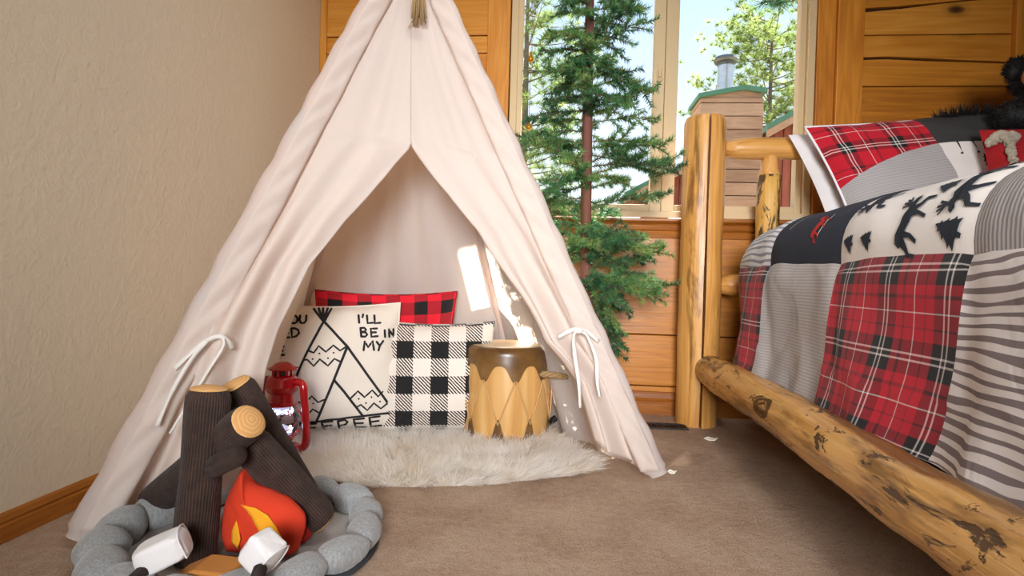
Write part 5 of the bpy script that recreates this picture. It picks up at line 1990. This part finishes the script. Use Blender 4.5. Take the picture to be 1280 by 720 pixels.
def gable_house(name, label, x0, x1, y0, y1, zb, ze, zr, xr):
    """front gable wall faces the window; the ridge runs away from it"""
    t = thing(name, label, 'house', ((x0 + x1) / 2, y0, zb))
    MB().prism([(x0, zb), (x1, zb), (x1, ze), (xr, zr), (x0, ze)], y0, y1).build('wall', M['siding_red'], t, smooth=False)
    n = max(4, int((x1 - x0) / 0.22))
    for i in range(n):
        a0 = x0 + (x1 - x0) * i / n
        a1 = x0 + (x1 - x0) * (i + 1) / n - 0.015
        top = lambda x: (ze + (zr - ze) * (x - x0) / (xr - x0)) if x <= xr else (zr + (ze - zr) * (x - xr) / (x1 - xr))
        MB().prism([(a0, zb), (a1, zb), (a1, top(a1)), (a0, top(a0))], y0 - 0.02, y0).build('wall_board', M['siding_red'], t, smooth=False)
    ov = 0.18
    sl0 = (zr - ze) / (xr - x0)
    sl1 = (zr - ze) / (x1 - xr)
    MB().prism([(x0 - ov, ze - ov * sl0), (xr, zr), (x1 + ov, ze - ov * sl1), (x1 + ov, ze - ov * sl1 + 0.07), (xr, zr + 0.07), (x0 - ov, ze - ov * sl0 + 0.07)], y0 - 0.25, y1 + 0.2).build('roof', M['green_metal'], t, smooth=False)
    MB().prism([(x0 - ov, ze - ov * sl0 - 0.10), (xr, zr - 0.10), (x1 + ov, ze - ov * sl1 - 0.10), (x1 + ov, ze - ov * sl1 - 0.002), (xr, zr - 0.002), (x0 - ov, ze - ov * sl0 - 0.002)], y0 - 0.24, y0 - 0.2).build('fascia', M['fascia'], t, smooth=False)


gable_house('cabin', 'dark red cabin with green gable roof right of the chimney', 2.72, 3.16, 8.0, 11.0, -1.5, 2.67, 2.80, 2.94)
gable_house('cabin', 'low red cabin roof with green edge left of the chimney', 1.05, 2.66, 9.3, 12.5, -1.5, 1.96, 2.40, 1.86)


def pine(name, label, x, y, zb, h, crown0, rad, seed, clumps, trunk_r=0.12, group=None, lean=0.0):
    t = thing(name, label, 'pine tree', (x, y, zb), group)
    rr = random.Random(seed)
    top = Vector((x + lean, y, zb + h))
    base = Vector((x, y, zb))
    tp_ = [base.lerp(top, i / 8) + Vector((0.05 * nz3(i, seed), 0, 0)) for i in range(9)]
    MB().tube(tp_, [trunk_r * (1 - 0.85 * i / 8) for i in range(9)], 9).build('trunk', M['pine_bark'], t)
    B_ = MB()
    bs, ds, ls, bn = [], [], [], []
    nb = max(10, clumps // 14)
    for i in range(nb):
        f = (i + rr.random()) / nb
        zf = crown0 + (1 - crown0) * f
        a = rr.uniform(0, 2 * math.pi)
        ln = rad * (0.35 + 0.65 * math.sin(math.pi * min(1, 0.25 + 0.75 * (1 - f)))) * rr.uniform(0.6, 1.1)
        p0 = base.lerp(top, zf)
        d = Vector((math.cos(a), math.sin(a), rr.uniform(0.15, 0.6)))
        p1 = p0 + d * ln
        br_ = bez(p0, p0.lerp(p1, 0.5) - Vector((0, 0, 0.12 * ln)), p1, 6)
        B_.tube(br_, [trunk_r * 0.13 * (1 - 0.8 * k_ / 6) for k_ in range(7)], 5, cap=False)
        for c_ in range(clumps // nb):
            tt = rr.uniform(0.35, 1.0)
            k_ = min(5, int(tt * 6))
            c = br_[k_].lerp(br_[k_ + 1], tt * 6 - k_) + Vector((rr.gauss(0, 1), rr.gauss(0, 1), rr.gauss(0, 0.7))) * 0.20 * ln
            for n in range(40):
                dd = Vector((rr.gauss(0, 1), rr.gauss(0, 1), rr.gauss(0.5, 0.8)))
                bs.append(tuple(c))
                ds.append(tuple(dd))
                ls.append(rr.uniform(0.09, 0.19) * (h / 7) ** 0.3)
                bn.append((0, 0, 0))
    B_.build('branches', M['pine_bark'], t)
    v_, f_ = strands(bs, ds, ls, 0.013 * (y / 13), bn, 1)
    tag(MB().add(v_, f_).build('foliage', M['pine'], t), kind='stuff')
    return t


pine('pine_tree', 'tall green pine rising behind the chimney', 4.62, 14.0, -1.5, 8.3, 0.45, 1.55, 5, 1300, 0.13, 'pines outside')
pine('pine_tree', 'sunlit pale pine behind the left edge of window', -0.75, 9.5, -1.5, 7.5, 0.3, 1.25, 9, 900, 0.12, 'pines outside')
pine('pine_tree', 'short young pine behind left edge of the chimney cap', 3.15, 13.0, -1.5, 6.4, 0.6, 0.75, 15, 130, 0.07, 'pines outside')

# near pine whose bough dips into the window top, plus unseen sun-blocking boughs
t = thing('pine_tree', 'near dark pine bough dipping into the top of the window', 'pine tree', (2.7, 4.6, -1.5), 'pines outside')
MB().tube([(2.75, 4.7, -1.5), (2.7, 4.65, 2.0), (2.68, 4.6, 5.0)], [0.2, 0.17, 0.10], 12).build('trunk', M['pine_bark'], t)
rr = random.Random(77)
B_ = MB()
bs, ds, ls, bn = [], [], [], []
for i in range(64):
    if i < 4:
        p1 = Vector((1.05 + 0.12 * i, 3.95 + 0.1 * i, 2.50 + 0.03 * (i % 2)))
    else:
        p1 = Vector((rr.uniform(1.15, 2.5), rr.uniform(3.7, 4.5), rr.uniform(2.8, 4.1)))  # boughs above the view, added to keep sun off the window's right side
    if i >= 44:
        p1 = Vector((rr.uniform(1.15, 2.1), rr.uniform(3.85, 4.15), rr.uniform(3.4, 4.6)))  # denser unseen group added to block sun from the floor by the tent
    p0 = Vector((2.69, 4.6, rr.uniform(2.7, 4.6) if i > 3 else 2.75))
    br_ = bez(p0, p0.lerp(p1, 0.5) + Vector((0, 0, 0.15)), p1, 8)
    B_.tube(br_, [0.022 * (1 - 0.8 * k_ / 8) for k_ in range(9)], 5, cap=False)
    for c_ in range(26):
        tt = rr.uniform(0.35, 1.0) ** 0.7
        k_ = min(7, int(tt * 8))
        c = br_[k_].lerp(br_[k_ + 1], tt * 8 - k_)
        if i >= 4:
            c = c + Vector((rr.gauss(0, 0.10), rr.gauss(0, 0.10), rr.gauss(0, 0.07)))
            c.z = max(c.z, 2.66)
        for n in range(30):
            bs.append(tuple(c))
            ds.append((rr.gauss(-0.6, 0.8), rr.gauss(0, 0.8), rr.gauss(0.05, 0.6)))
            ls.append(rr.uniform(0.08, 0.15))
            bn.append((0, 0, -0.01))
B_.build('branches', M['pine_bark'], t)
v_, f_ = strands(bs, ds, ls, 0.0035, bn, 1)
tag(MB().add(v_, f_).build('foliage', M['needle'], t), kind='stuff')
